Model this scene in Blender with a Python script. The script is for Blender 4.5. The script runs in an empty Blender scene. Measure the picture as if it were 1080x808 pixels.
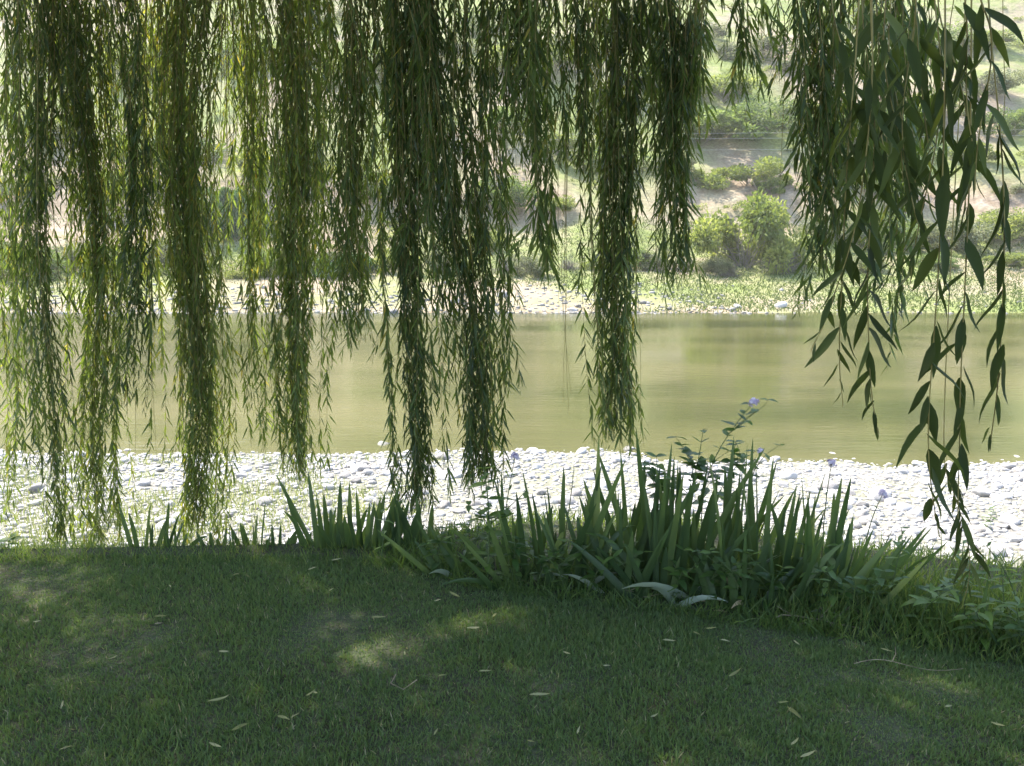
import bpy, bmesh, math, random
import numpy as np

rng = np.random.default_rng(11)
random.seed(5)
S = bpy.context.scene
HAZE = 0.00035
COL = S.collection
R = math.radians

# ------------------------------------------------------------------ camera
CAMH, PITCH, FPX = 1.55, R(10.0), 850.0
cd = bpy.data.cameras.new('camera')
cd.sensor_width = 36.0
cd.lens = 36.0 * FPX / 1080.0
cd.clip_start = 0.05
cd.clip_end = 1500.0
cam = bpy.data.objects.new('camera', cd)
COL.objects.link(cam)
cam.location = (0, 0, CAMH)
cam.rotation_euler = (R(90) - PITCH, 0, 0)
S.camera = cam
cp, sp = math.cos(PITCH), math.sin(PITCH)

def ray(u, v):
    a, b = (u - 540.0) / FPX, -(v - 404.0) / FPX
    return np.array([a, cp + b * sp, -sp + b * cp])

def at(u, v, Y):
    d = ray(u, v)
    return np.array([0, 0, CAMH]) + d * (Y / d[1])

def project(p):
    x, y, z = p[0], p[1], p[2] - CAMH
    depth = y * cp - z * sp
    return 540 + FPX * x / depth, 404 - FPX * (y * sp + z * cp) / depth

# ------------------------------------------------------------------ light
SUN_EL, SUN_AZ = R(57), R(-38)          # azimuth measured from +Y towards +X
sdir = np.array([math.cos(SUN_EL) * math.sin(SUN_AZ), math.cos(SUN_EL) * math.cos(SUN_AZ), math.sin(SUN_EL)])
w = bpy.data.worlds.new('World')
S.world = w
w.use_nodes = True
nt = w.node_tree
sky = nt.nodes.new('ShaderNodeTexSky')
sky.sky_type = 'NISHITA'
sky.sun_disc = False
sky.sun_elevation = SUN_EL
sky.sun_rotation = SUN_AZ
sky.dust_density = 2.0
nt.links.new(sky.outputs[0], nt.nodes['Background'].inputs[0])
nt.nodes['Background'].inputs[1].default_value = 0.15
ld = bpy.data.lights.new('sun', 'SUN')
ld.energy = 3.1
ld.angle = R(0.55)
ld.color = (1.0, 0.95, 0.86)
so = bpy.data.objects.new('sun', ld)
COL.objects.link(so)
so.location = (-30, 40, 60)
from mathutils import Vector
so.rotation_euler = Vector(sdir).to_track_quat('Z', 'Y').to_euler()
S.view_settings.view_transform = 'Standard'
S.view_settings.look = 'None'
S.view_settings.exposure = 2.2
S.view_settings.gamma = 1.0
S.cycles.max_bounces = 8
S.cycles.transparent_max_bounces = 6
S.cycles.transmission_bounces = 6
S.cycles.volume_bounces = 1

# ------------------------------------------------------------------ helpers
def tag(o, label=None, cat=None, group=None, kind=None):
    if label: o['label'] = label
    if cat: o['category'] = cat
    if group: o['group'] = group
    if kind: o['kind'] = kind
    return o

def empty(name, loc, rz=0.0):
    o = bpy.data.objects.new(name, None)
    o.empty_display_size = 0.1
    COL.objects.link(o)
    o.location = tuple(float(c) for c in loc)
    o.rotation_euler = (0, 0, rz)
    return o

def meshdata(name, V, F, mat, rnd=None, smooth=True):
    V = np.ascontiguousarray(V, dtype=np.float32)
    F = np.ascontiguousarray(F, dtype=np.int32)
    k = F.shape[1]
    me = bpy.data.meshes.new(name)
    me.vertices.add(len(V))
    me.vertices.foreach_set('co', V.ravel())
    me.loops.add(F.size)
    me.loops.foreach_set('vertex_index', F.ravel())
    me.polygons.add(len(F))
    me.polygons.foreach_set('loop_start', np.arange(0, F.size, k, dtype=np.int32))
    me.polygons.foreach_set('loop_total', np.full(len(F), k, dtype=np.int32))
    me.polygons.foreach_set('use_smooth', np.full(len(F), smooth, dtype=bool))
    if rnd is not None:
        a = me.attributes.new('rnd', 'FLOAT', 'POINT')
        a.data.foreach_set('value', np.ascontiguousarray(rnd, dtype=np.float32))
    me.update(calc_edges=True)
    me.validate()
    me.materials.append(mat)
    return me

def obj(name, V, F, mat, parent=None, rnd=None, smooth=True):
    me = meshdata(name, V, F, mat, rnd, smooth)
    o = bpy.data.objects.new(name, me)
    COL.objects.link(o)
    if parent is not None: o.parent = parent
    return o

def copy_thing(root):
    c = root.copy(); COL.objects.link(c)
    for ch in root.children:
        d = ch.copy(); COL.objects.link(d); d.parent = c
        for g in ch.children:
            e = g.copy(); COL.objects.link(e); e.parent = d
    return c

class Bag:                                  # gathers quads (or tris) with a random value per vertex
    def __init__(s): s.V, s.F, s.r, s.n = [], [], [], 0
    def add(s, V, F, r=None):
        V = np.asarray(V, dtype=np.float64).reshape(-1, 3)
        s.V.append(V); s.F.append(np.asarray(F) + s.n); s.n += len(V)
        s.r.append(np.zeros(len(V)) if r is None else np.asarray(r))
    def get(s): return np.concatenate(s.V), np.concatenate(s.F), np.concatenate(s.r)
    def build(s, name, mat, parent=None, off=None, smooth=True):
        V, F, r = s.get()
        if off is not None: V = V - np.asarray(off)
        return obj(name, V, F, mat, parent, r, smooth)

def unit(a): return a / np.maximum(np.linalg.norm(a, axis=-1, keepdims=True), 1e-9)

def tube(pts, rad, n=5):
    P = np.asarray(pts, float); m = len(P)
    rad = np.broadcast_to(np.asarray(rad, float), (m,))
    T = unit(np.gradient(P, axis=0))
    ref = np.array([0.31, 0.95, 0.05]) if abs(T[0][1]) < 0.9 else np.array([1.0, 0.1, 0.0])
    A = unit(np.cross(T, ref)); B = np.cross(T, A)
    th = np.arange(n) * 2 * math.pi / n
    V = P[:, None, :] + rad[:, None, None] * (A[:, None, :] * np.cos(th)[None, :, None] + B[:, None, :] * np.sin(th)[None, :, None])
    i = np.arange(m - 1)[:, None] * n; j = np.arange(n)[None, :]
    F = np.stack([i + j, i + (j + 1) % n, i + n + (j + 1) % n, i + n + j], -1).reshape(-1, 4)
    return V.reshape(-1, 3), F

P_THIN = ([0, .3, .65, 1], [.18, 1, .72, .03])
P_LANCE = ([0, .08, .25, .45, .65, .82, .94, 1], [.1, .42, .9, 1, .82, .5, .2, .03])
P_OVATE = ([0, .12, .35, .6, .85, 1], [.12, .7, 1, .85, .4, .03])
P_SWORD = ([0, .2, .4, .58, .74, .87, .96, 1], [.95, 1, .95, .85, .68, .46, .2, .03])
P_BLADE = ([0, .5, 1], [1, .8, .05])

def leaves(P, D, N, L, W, prof, droop=0.0, fold=0.0, rnd=None, wave=0.0):
    """many leaf strips at once: base P, direction D, normal N, length L, full width W"""
    P, D, N = (np.asarray(a, float).reshape(-1, 3) for a in (P, D, N))
    n = len(P); L = np.broadcast_to(L, (n,)); W = np.broadcast_to(W, (n,))
    droop = np.broadcast_to(droop, (n,))
    s = np.array(prof[0]); wd = np.array(prof[1]); k = len(s)
    D = unit(D); Sd = unit(np.cross(D, N)); N = np.cross(Sd, D)
    C = P[:, None, :] + D[:, None, :] * (L[:, None] * s)[:, :, None]
    C[:, :, 2] -= (droop * L)[:, None] * s ** 2
    if wave:
        ph = rng.uniform(0, 6.28, n)[:, None]
        C = C + N[:, None, :] * (wave * L[:, None] * np.sin(ph + s * 4.5) * s)[:, :, None]
    hw = (0.5 * W[:, None] * wd)[:, :, None] * Sd[:, None, :]
    if fold:
        mid = C - N[:, None, :] * (fold * W[:, None] * wd)[:, :, None]
        V = np.stack([C - hw, mid, C + hw], 2); c = 3
    else:
        V = np.stack([C - hw, C + hw], 2); c = 2
    base = np.arange(n)[:, None, None] * (k * c)
    i = np.arange(k - 1)[None, :, None] * c; j = np.arange(c - 1)[None, None, :]
    q = base + i + j
    F = np.stack([q, q + 1, q + 1 + c, q + c], -1).reshape(-1, 4)
    if rnd is None: rnd = rng.random(n)
    return V.reshape(-1, 3), F, np.repeat(rnd, k * c)

def rdir(n):
    return unit(rng.normal(size=(n, 3)))

def vnoise(x, y, seed=0):                    # smooth value noise, vectorised
    x = np.asarray(x, float); y = np.asarray(y, float)
    def h(i, j):
        t = np.sin(i * 127.1 + j * 311.7 + seed * 74.7) * 43758.5453
        return t - np.floor(t)
    i, j = np.floor(x), np.floor(y); f, g = x - i, y - j
    f = f * f * (3 - 2 * f); g = g * g * (3 - 2 * g)
    return (h(i, j) * (1 - f) + h(i + 1, j) * f) * (1 - g) + (h(i, j + 1) * (1 - f) + h(i + 1, j + 1) * f) * g

def fbm(x, y, o=4, seed=0):
    t, a, s = 0, .5, 1
    for k in range(o):
        t = t + a * (vnoise(x * s, y * s, seed + k) - .5); a *= .5; s *= 2.03
    return t

# ------------------------------------------------------------------ materials
def newmat(name):
    m = bpy.data.materials.new(name); m.use_nodes = True
    nd = m.node_tree.nodes; b = nd['Principled BSDF']
    return m, m.node_tree, nd, b

def ramp(nd, stops):
    r = nd.new('ShaderNodeValToRGB'); e = r.color_ramp.elements
    while len(e) < len(stops): e.new(0.5)
    for k, (p, c) in enumerate(stops):
        e[k].position = p; e[k].color = (*c, 1)
    return r

def leafmat(name, stops, trans=0.35, rough=0.5, under=None, tgain=1.7, spec=0.35, tcol=(1.15, 1.1, .55), hold=1.0):
    m, t, nd, b = newmat(name)
    a = nd.new('ShaderNodeAttribute'); a.attribute_name = 'rnd'
    r = ramp(nd, stops); t.links.new(a.outputs['Fac'], r.inputs[0])
    colr = r.outputs[0]
    if under:
        g = nd.new('ShaderNodeNewGeometry')
        mx = nd.new('ShaderNodeMix'); mx.data_type = 'RGBA'
        t.links.new(g.outputs['Backfacing'], mx.inputs[0])
        t.links.new(r.outputs[0], mx.inputs[6]); mx.inputs[7].default_value = (*under, 1)
        colr = mx.outputs[2]
    t.links.new(colr, b.inputs['Base Color'])
    b.inputs['Roughness'].default_value = rough
    b.inputs['Specular IOR Level'].default_value = spec
    tr = nd.new('ShaderNodeBsdfTranslucent')
    mu = nd.new('ShaderNodeMix'); mu.data_type = 'RGBA'; mu.blend_type = 'MULTIPLY'; mu.inputs[0].default_value = 1
    t.links.new(r.outputs[0], mu.inputs[6]); mu.inputs[7].default_value = (tgain * tcol[0], tgain * tcol[1], tgain * tcol[2], 1)
    t.links.new(mu.outputs[2], tr.inputs[0])
    ms = nd.new('ShaderNodeMixShader'); ms.inputs[0].default_value = trans
    t.links.new(b.outputs[0], ms.inputs[1]); t.links.new(tr.outputs[0], ms.inputs[2])
    t.links.new(ms.outputs[0], nd['Material Output'].inputs[0])
    return m

def noisemat(name, scale, stops, rough=0.9, bump=0.0, detail=6, scale2=None, stops2=None, bscale=None, objrand=0.0):
    m, t, nd, b = newmat(name)
    tc = nd.new('ShaderNodeTexCoord')
    n = nd.new('ShaderNodeTexNoise'); n.inputs['Scale'].default_value = scale; n.inputs['Detail'].default_value = detail
    t.links.new(tc.outputs['Object'], n.inputs['Vector'])
    r = ramp(nd, stops); fac = n.outputs['Fac']
    if objrand:
        oi = nd.new('ShaderNodeObjectInfo'); at_ = nd.new('ShaderNodeAttribute'); at_.attribute_name = 'rnd'
        ad = nd.new('ShaderNodeMath'); ad.operation = 'ADD'
        t.links.new(oi.outputs['Random'], ad.inputs[0]); t.links.new(at_.outputs['Fac'], ad.inputs[1])
        fr = nd.new('ShaderNodeMath'); fr.operation = 'FRACT'; t.links.new(ad.outputs[0], fr.inputs[0])
        mm = nd.new('ShaderNodeMath'); mm.operation = 'MULTIPLY_ADD'; mm.inputs[1].default_value = objrand
        s2 = nd.new('ShaderNodeMath'); s2.operation = 'MULTIPLY'; s2.inputs[1].default_value = 1 - objrand
        t.links.new(fac, s2.inputs[0]); t.links.new(fr.outputs[0], mm.inputs[0]); t.links.new(s2.outputs[0], mm.inputs[2])
        fac = mm.outputs[0]
    t.links.new(fac, r.inputs[0]); colr = r.outputs[0]
    if scale2:
        n2 = nd.new('ShaderNodeTexNoise'); n2.inputs['Scale'].default_value = scale2; n2.inputs['Detail'].default_value = 4
        t.links.new(tc.outputs['Object'], n2.inputs['Vector'])
        r2 = ramp(nd, stops2); t.links.new(n2.outputs['Fac'], r2.inputs[0])
        mx = nd.new('ShaderNodeMix'); mx.data_type = 'RGBA'; mx.blend_type = 'MULTIPLY'; mx.inputs[0].default_value = 1
        t.links.new(colr, mx.inputs[6]); t.links.new(r2.outputs[0], mx.inputs[7]); colr = mx.outputs[2]
    t.links.new(colr, b.inputs['Base Color'])
    b.inputs['Roughness'].default_value = rough
    b.inputs['Specular IOR Level'].default_value = 0.25
    if bump:
        n3 = nd.new('ShaderNodeTexNoise'); n3.inputs['Scale'].default_value = bscale or scale * 3; n3.inputs['Detail'].default_value = 8
        t.links.new(tc.outputs['Object'], n3.inputs['Vector'])
        bp = nd.new('ShaderNodeBump'); bp.inputs['Strength'].default_value = bump; bp.inputs['Distance'].default_value = 0.05
        t.links.new(n3.outputs['Fac'], bp.inputs['Height']); t.links.new(bp.outputs[0], b.inputs['Normal'])
    return m

M = {}
M['willow_leaf'] = leafmat('willow_leaf', [(0, (.034, .054, .012)), (.4, (.068, .100, .021)), (.85, (.130, .170, .038)), (1, (.26, .21, .045))],
                           trans=.45, rough=.42, under=(.095, .125, .045), tgain=1.9)
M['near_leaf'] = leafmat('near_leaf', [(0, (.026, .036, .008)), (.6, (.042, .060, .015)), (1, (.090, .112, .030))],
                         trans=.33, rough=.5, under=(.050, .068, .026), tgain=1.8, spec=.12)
M['twig'] = noisemat('twig', 30, [(.3, (.15, .115, .035)), (.7, (.26, .21, .065))], rough=.6)
M['bark'] = noisemat('bark', 6, [(.35, (.07, .055, .04)), (.65, (.20, .165, .12))], rough=.95, bump=1.0, bscale=18)
M['grass'] = leafmat('grass', [(0, (.055, .095, .030)), (.45, (.095, .146, .048)), (.8, (.132, .168, .064)), (.93, (.19, .18, .095)), (1, (.28, .25, .16))],
                     trans=.30, rough=.55, tgain=1.6, spec=.3)
M['tall_grass'] = leafmat('tall_grass', [(0, (.050, .090, .022)), (.6, (.090, .140, .036)), (1, (.17, .20, .06))], trans=.4, rough=.5, tgain=1.8)
M['pale_grass'] = leafmat('pale_grass', [(0, (.11, .145, .040)), (.5, (.17, .205, .065)), (1, (.28, .28, .12))], trans=.35, rough=.6, tgain=1.3, tcol=(1.05, 1.05, .7))
M['iris'] = leafmat('iris', [(0, (.030, .056, .020)), (.5, (.054, .088, .031)), (.9, (.098, .135, .046)), (1, (.15, .18, .065))], trans=.36, rough=.42, tgain=2.0)
M['iris_pale'] = leafmat('iris_pale', [(0, (.16, .20, .14)), (1, (.30, .33, .24))], trans=.2, rough=.45, tgain=1.2)
M['iris_dry'] = leafmat('iris_dry', [(0, (.22, .15, .07)), (1, (.42, .34, .20))], trans=.2, rough=.7, tgain=1.1, tcol=(1.1, 1, .8))
M['weed'] = leafmat('weed', [(0, (.035, .075, .018)), (.6, (.058, .110, .024)), (1, (.10, .16, .035))], trans=.38, rough=.48, tgain=2.0)
M['weed_bright'] = leafmat('weed_bright', [(0, (.07, .13, .024)), (1, (.13, .20, .04))], trans=.45, rough=.45, tgain=1.9)
M['stem'] = noisemat('stem', 20, [(.3, (.05, .08, .025)), (.7, (.10, .13, .045))], rough=.6)
M['dry'] = noisemat('dry', 25, [(.3, (.14, .11, .07)), (.7, (.28, .23, .15))], rough=.8)
M['petal'] = leafmat('petal', [(0, (.42, .34, .43)), (.6, (.60, .52, .58)), (1, (.76, .70, .74))], trans=.35, rough=.6, tgain=1.1, tcol=(1, .95, 1.1))
M['fallen'] = leafmat('fallen', [(0, (.12, .12, .032)), (.5, (.18, .18, .06)), (1, (.24, .23, .11))], trans=.15, rough=.6, tgain=1.0, tcol=(1, 1, .7))
M['stone'] = noisemat('stone', 3.0, [(.0, (.11, .10, .088)), (.22, (.25, .232, .212)), (.5, (.37, .352, .33)), (1, (.50, .485, .462))], rough=.85, bump=.35, bscale=14, objrand=.62)
M['far_stone'] = noisemat('far_stone', 3.0, [(.0, (.13, .12, .105)), (.5, (.22, .205, .185)), (1, (.34, .32, .295))], rough=.85, objrand=.62)
M['far_grass'] = leafmat('far_grass', [(0, (.055, .080, .022)), (.6, (.095, .125, .036)), (1, (.16, .18, .06))], trans=.35, rough=.65, tgain=1.5, tcol=(1.05, 1.05, .7))
M['wet_stone'] = noisemat('wet_stone', 3.0, [(0, (.09, .085, .07)), (1, (.27, .25, .20))], rough=.45, bump=.3, bscale=14, objrand=.6)
M['gravel'] = noisemat('gravel', 9.0, [(.3, (.13, .12, .105)), (.6, (.27, .255, .235)), (.8, (.36, .345, .325))], rough=.95, bump=.9, bscale=30,
                       scale2=.35, stops2=[(.4, (.82, .86, .66)), (.62, (1, 1, 1))])
M['soil'] = noisemat('soil', 3.0, [(.3, (.045, .040, .024)), (.55, (.05, .062, .028)), (.75, (.085, .075, .045))], rough=.95, bump=.6, bscale=40)
M['riverbed'] = noisemat('riverbed', 1.0, [(.3, (.12, .11, .06)), (.7, (.22, .20, .12))], rough=.95)
M['wire'] = noisemat('wire', 1.0, [(.3, (.30, .31, .30)), (.7, (.38, .39, .38))], rough=.5)
M['bush_yellow'] = leafmat('bush_yellow', [(0, (.085, .115, .028)), (.6, (.15, .18, .046)), (1, (.25, .27, .08))], trans=.42, rough=.65, tgain=1.7, tcol=(1.05, 1.05, .7))
M['bush_green'] = leafmat('bush_green', [(0, (.058, .092, .026)), (.6, (.105, .145, .040)), (1, (.18, .23, .07))], trans=.42, rough=.65, tgain=1.7, tcol=(1.05, 1.05, .7))
M['bush_sage'] = leafmat('bush_sage', [(0, (.085, .10, .050)), (.6, (.145, .16, .082)), (1, (.22, .23, .13))], trans=.36, rough=.7, tgain=1.5, tcol=(1.05, 1.05, .8))
M['bush_dark'] = leafmat('bush_dark', [(0, (.035, .075, .035)), (.6, (.06, .115, .045)), (1, (.12, .18, .06))], trans=.3, rough=.55, tgain=1.6, tcol=(1.0, 1.05, .6))
M['bush_dry'] = noisemat('bush_dry', 4, [(.3, (.14, .12, .10)), (.7, (.24, .215, .19))], rough=.9)

# water ------------------------------------------------------------
m, t, nd, b = newmat('river_water')
tc = nd.new('ShaderNodeTexCoord'); mp = nd.new('ShaderNodeMapping'); t.links.new(tc.outputs['Object'], mp.inputs[0])
mp.inputs['Scale'].default_value = (.8, 3.2, 1)
n1 = nd.new('ShaderNodeTexNoise'); n1.inputs['Scale'].default_value = 1.6; n1.inputs['Detail'].default_value = 5
t.links.new(mp.outputs[0], n1.inputs['Vector'])
mp2 = nd.new('ShaderNodeMapping'); t.links.new(tc.outputs['Object'], mp2.inputs[0]); mp2.inputs['Scale'].default_value = (.05, .22, 1)
n2 = nd.new('ShaderNodeTexNoise'); n2.inputs['Scale'].default_value = 1.0; n2.inputs['Detail'].default_value = 3
t.links.new(mp2.outputs[0], n2.inputs['Vector'])
r2 = ramp(nd, [(.38, (.25, .25, .25)), (.62, (1, 1, 1))]); t.links.new(n2.outputs['Fac'], r2.inputs[0])
mu = nd.new('ShaderNodeMath'); mu.operation = 'MULTIPLY'; t.links.new(n1.outputs['Fac'], mu.inputs[0]); t.links.new(r2.outputs[0], mu.inputs[1])
bp = nd.new('ShaderNodeBump'); bp.inputs['Strength'].default_value = .26; bp.inputs['Distance'].default_value = .06
t.links.new(mu.outputs[0], bp.inputs['Height']); t.links.new(bp.outputs[0], b.inputs['Normal'])
rc = ramp(nd, [(.32, (.050, .055, .021)), (.5, (.076, .074, .030)), (.68, (.106, .096, .044))]); t.links.new(n2.outputs['Fac'], rc.inputs[0])
t.links.new(rc.outputs[0], b.inputs['Base Color'])
b.inputs['Roughness'].default_value = .06
b.inputs['IOR'].default_value = 1.33
M['water'] = m

# hillside ---------------------------------------------------------
m, t, nd, b = newmat('dry_hillside')
tc = nd.new('ShaderNodeTexCoord')
def tn(sc, det=6, rg=.55):
    n = nd.new('ShaderNodeTexNoise'); n.inputs['Scale'].default_value = sc; n.inputs['Detail'].default_value = det; n.inputs['Roughness'].default_value = rg
    t.links.new(tc.outputs['Object'], n.inputs['Vector']); return n
na, nb_, nc = tn(.09, 8, .62), tn(.7, 6), tn(3.5, 5)
ra = ramp(nd, [(.34, (.26, .215, .15)), (.45, (.215, .21, .105)), (.54, (.17, .195, .066)), (.70, (.12, .16, .044))])
a2 = nd.new('ShaderNodeAttribute'); a2.attribute_name = 'rnd'            # bare-soil amount of the eroded cut
ad = nd.new('ShaderNodeMath'); ad.operation = 'MULTIPLY_ADD'; ad.inputs[1].default_value = .35
t.links.new(nb_.outputs['Fac'], ad.inputs[0])
sb = nd.new('ShaderNodeMath'); sb.operation = 'SUBTRACT'; t.links.new(na.outputs['Fac'], sb.inputs[0]); sb.inputs[1].default_value = .175
t.links.new(sb.outputs[0], ad.inputs[2]); t.links.new(ad.outputs[0], ra.inputs[0])
rb = ramp(nd, [(.35, (.20, .145, .10)), (.5, (.27, .205, .15)), (.68, (.33, .27, .21))]); t.links.new(nb_.outputs['Fac'], rb.inputs[0])
mx = nd.new('ShaderNodeMix'); mx.data_type = 'RGBA'
t.links.new(a2.outputs['Fac'], mx.inputs[0]); t.links.new(ra.outputs[0], mx.inputs[6]); t.links.new(rb.outputs[0], mx.inputs[7])
rn = ramp(nd, [(.3, (.72, .72, .70)), (.7, (1.15, 1.15, 1.15))]); t.links.new(nc.outputs['Fac'], rn.inputs[0])
ml = nd.new('ShaderNodeMix'); ml.data_type = 'RGBA'; ml.blend_type = 'MULTIPLY'; ml.inputs[0].default_value = 1
t.links.new(mx.outputs[2], ml.inputs[6]); t.links.new(rn.outputs[0], ml.inputs[7]); t.links.new(ml.outputs[2], b.inputs['Base Color'])
b.inputs['Roughness'].default_value = .95; b.inputs['Specular IOR Level'].default_value = .1
bp = nd.new('ShaderNodeBump'); bp.inputs['Strength'].default_value = .8; bp.inputs['Distance'].default_value = .4
t.links.new(nb_.outputs['Fac'], bp.inputs['Height']); t.links.new(bp.outputs[0], b.inputs['Normal'])
M['hill'] = m

# ------------------------------------------------------------------ terrain
EX = [-60, -6, -2.6, -1.2, -.5, -.18, .4, .98, 1.9, 3.5, 8, 60]
EY = [3.5, 3.75, 3.80, 3.80, 3.74, 3.50, 3.32, 3.14, 2.80, 2.2, 1.2, 1.0]
def edge(x): return np.interp(x, EX, EY)
BX = [-60, -2.6, -.6, .2, 1.0, 2.2, 4, 60]
BY = [3.6, 3.95, 4.05, 4.35, 4.25, 3.75, 3.2, 2.6]
def brow(x): return np.interp(x, BX, BY)            # where the bank drops away

PY = [0, .5, 1.2, 2.2, 3.4, 13.0, 16.5, 30, 44, 47.8, 56, 65, 72, 79, 86, 110, 157, 225]
PZ = [0, -.22, -.85, -1.6, -1.95, -3.0, -3.5, -4.2, -3.6, -3.0, -2.35, -1.2, .5, 3.2, 8.0, 22.2, 46, 80]
def zt(x, y):
    x = np.asarray(x, float); y = np.asarray(y, float)
    b = brow(x)
    q = y - b
    wfar = np.clip((y - 20) / 10, 0, 1)
    q = q * (1 - wfar) + (y - 4.0) * wfar
    wob = np.clip((y - 62) / 20, 0, 1)
    q = q + wob * (fbm(x * .045, y * .03, 4, 5) * 13)
    z = np.interp(q, PY, PZ)
    z = np.where(q < 0, 0, z)
    e = edge(x)
    lawn = np.clip((e - y) / .5, 0, 1)
    z = z + lawn * (fbm(x * .9, y * .9, 3, 2) * .05) - (1 - lawn) * np.clip(1 - (y - e), 0, 1) * .02
    z = z + np.clip((y - 6.5) / 2, 0, 1) * np.clip((60 - y) / 5, 0, 1) * fbm(x * .45, y * .45, 3, 8) * .22
    z = z + wob * (fbm(x * .16, y * .16, 4, 12) * 1.6)
    return z

def ground(u, v, y0=1.6, y1=300):
    d = ray(u, v); Y = y0
    while Y < y1:
        p = np.array([0, 0, CAMH]) + d * (Y / d[1])
        if p[2] <= zt(p[0], p[1]): return p
        Y *= 1.004
    return p

def gridmesh(xs, T, ylo, yhi):
    X, TT = np.meshgrid(xs, T)
    Y = ylo(X) * (1 - TT) + yhi(X) * TT
    V = np.stack([X, Y, zt(X, Y)], -1).reshape(-1, 3)
    nx, ny = len(xs), len(T)
    i = np.arange(ny - 1)[:, None] * nx; j = np.arange(nx - 1)[None, :]
    q = i + j
    F = np.stack([q, q + 1, q + 1 + nx, q + nx], -1).reshape(-1, 4)
    return V, F

def xsp(half, core, nc, no):
    return np.unique(np.concatenate([-np.geomspace(half, core, no), np.linspace(-core, core, nc), np.geomspace(core, half, no)]))

V, F = gridmesh(xsp(60, 5, 161, 14), np.linspace(0, 1, 140) ** .8, lambda x: x * 0 - 30, edge)
tag(obj('lawn', V, F, M['soil']), 'shaded mown lawn ground', 'lawn', kind='structure')
bedend = lambda x: np.maximum(brow(x) + .75, edge(x) + .8)
V, F = gridmesh(xsp(60, 5, 161, 14), np.linspace(0, 1, 30), edge, bedend)
tag(obj('flower_bed', V, F, M['soil']), 'dark soil of the planted bank edge', 'soil', kind='structure')
V, F = gridmesh(xsp(60, 14, 150, 24), np.linspace(0, 1, 130), bedend, lambda x: x * 0 + 18.5)
tag(obj('gravel_bar', V, F, M['gravel']), 'sunlit gravel river bank below the lawn', 'river bank', kind='structure')
V, F = gridmesh(xsp(320, 60, 40, 10), np.linspace(0, 1, 20), lambda x: x * 0 + 18.5, lambda x: x * 0 + 50)
tag(obj('riverbed', V, F, M['riverbed']), 'silty river bed under the water', 'river bed', kind='structure')
V, F = gridmesh(xsp(340, 75, 180, 30), np.linspace(0, 1, 300) ** 1.5, lambda x: x * 0 + 50, lambda x: x * 0 + 218)
cutn = fbm(V[:, 0] * .05, V[:, 1] * .05, 3, 31)
ym = V[:, 1] + fbm(V[:, 0] * .045, V[:, 1] * .03, 4, 5) * 13
bare = np.clip(1 - np.abs(ym - 87) / 5.5, 0, 1) ** .7 * np.clip(.75 + cutn * 3.0, 0, 1)
bare = np.maximum(bare, np.clip(1 - (ym - 51) / 15, 0, 1) * np.clip(.85 - cutn * 2.0 - np.maximum(V[:, 0] - 3, 0) * .09, 0, .95))
bare = np.maximum(bare, np.clip((fbm(V[:, 0] * .07, V[:, 1] * .045, 4, 51) - .06) * 6, 0, .85))
tag(obj('hillside', V, F, M['hill'], rnd=np.clip(bare, 0, 1)), 'dry far hillside across the river', 'hillside', kind='structure')
V = np.array([[-330, 12, -3], [330, 12, -3], [330, 56, -3], [-330, 56, -3]], float)
tag(obj('river', V, np.array([[0, 1, 2, 3]]), M['water']), 'murky olive river', 'river', kind='structure')

# ------------------------------------------------------------------ stones
bm = bmesh.new(); bmesh.ops.create_icosphere(bm, subdivisions=1, radius=1)
ICO1 = (np.array([v.co[:] for v in bm.verts]), np.array([[v.index for v in f.verts] for f in bm.faces])); bm.free()
bm = bmesh.new(); bmesh.ops.create_icosphere(bm, subdivisions=3, radius=1)
ICO3 = (np.array([v.co[:] for v in bm.verts]), np.array([[v.index for v in f.verts] for f in bm.faces])); bm.free()

def stone_shape(base, k=9):
    V = base.copy()
    for n in rdir(k):
        c = rng.uniform(.62, .92)
        ex = np.maximum(0, V @ n - c); V = V - ex[:, None] * n * .92
    V = V * np.array([1, rng.uniform(.62, .95), rng.uniform(.38, .62)])
    return V

cand = []
for y in np.arange(7.4, 17.6, .155):
    for x in np.arange(-13, 13, .17):
        xx = x + rng.uniform(-.08, .08); yy = y + rng.uniform(-.07, .07)
        if abs(xx) > yy * .70 + 1.5: continue
        r = .032 + .024 * rng.gamma(1.2)
        if vnoise(xx * .5, yy * .7, 77) > .72: r *= .7
        cand.append((xx, yy, min(r, .27)))
cand = np.array(cand)
pr = np.stack([project((x, y, float(zt(x, y)))) for x, y, r in cand])
vis = (pr[:, 0] > -5) & (pr[:, 0] < 1085) & (pr[:, 1] < 600) & (pr[:, 1] > 472) & ((pr[:, 1] < 560) | (pr[:, 0] > 960))
score = np.where(vis, cand[:, 2] / cand[:, 1], 0)
order = np.argsort(-score)
big = order[:300]; rest = order[300:]
smesh = [meshdata('cobble', stone_shape(ICO3[0]), ICO3[1], M['stone'], rnd=np.full(len(ICO3[0]), rng.random())) for _ in range(10)]
wmesh = [meshdata('cobble', stone_shape(ICO3[0]), ICO3[1], M['wet_stone'], rnd=np.full(len(ICO3[0]), rng.random())) for _ in range(4)]
def put_stone(x, y, r, label, wet=False, sink=.25, zr=None):
    me = (wmesh if wet else smesh)[rng.integers(4 if wet else 10)]
    o = bpy.data.objects.new('cobble', me); COL.objects.link(o)
    o.location = (x, y, float(zt(x, y)) + r * sink * .6)
    o.rotation_euler = (rng.normal() * .22, rng.normal() * .22, rng.uniform(0, 6.28)); o.scale = (r, r, r)
    tag(o, label, 'stone', 'cobbles of the near gravel bank')
    return o
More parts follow.
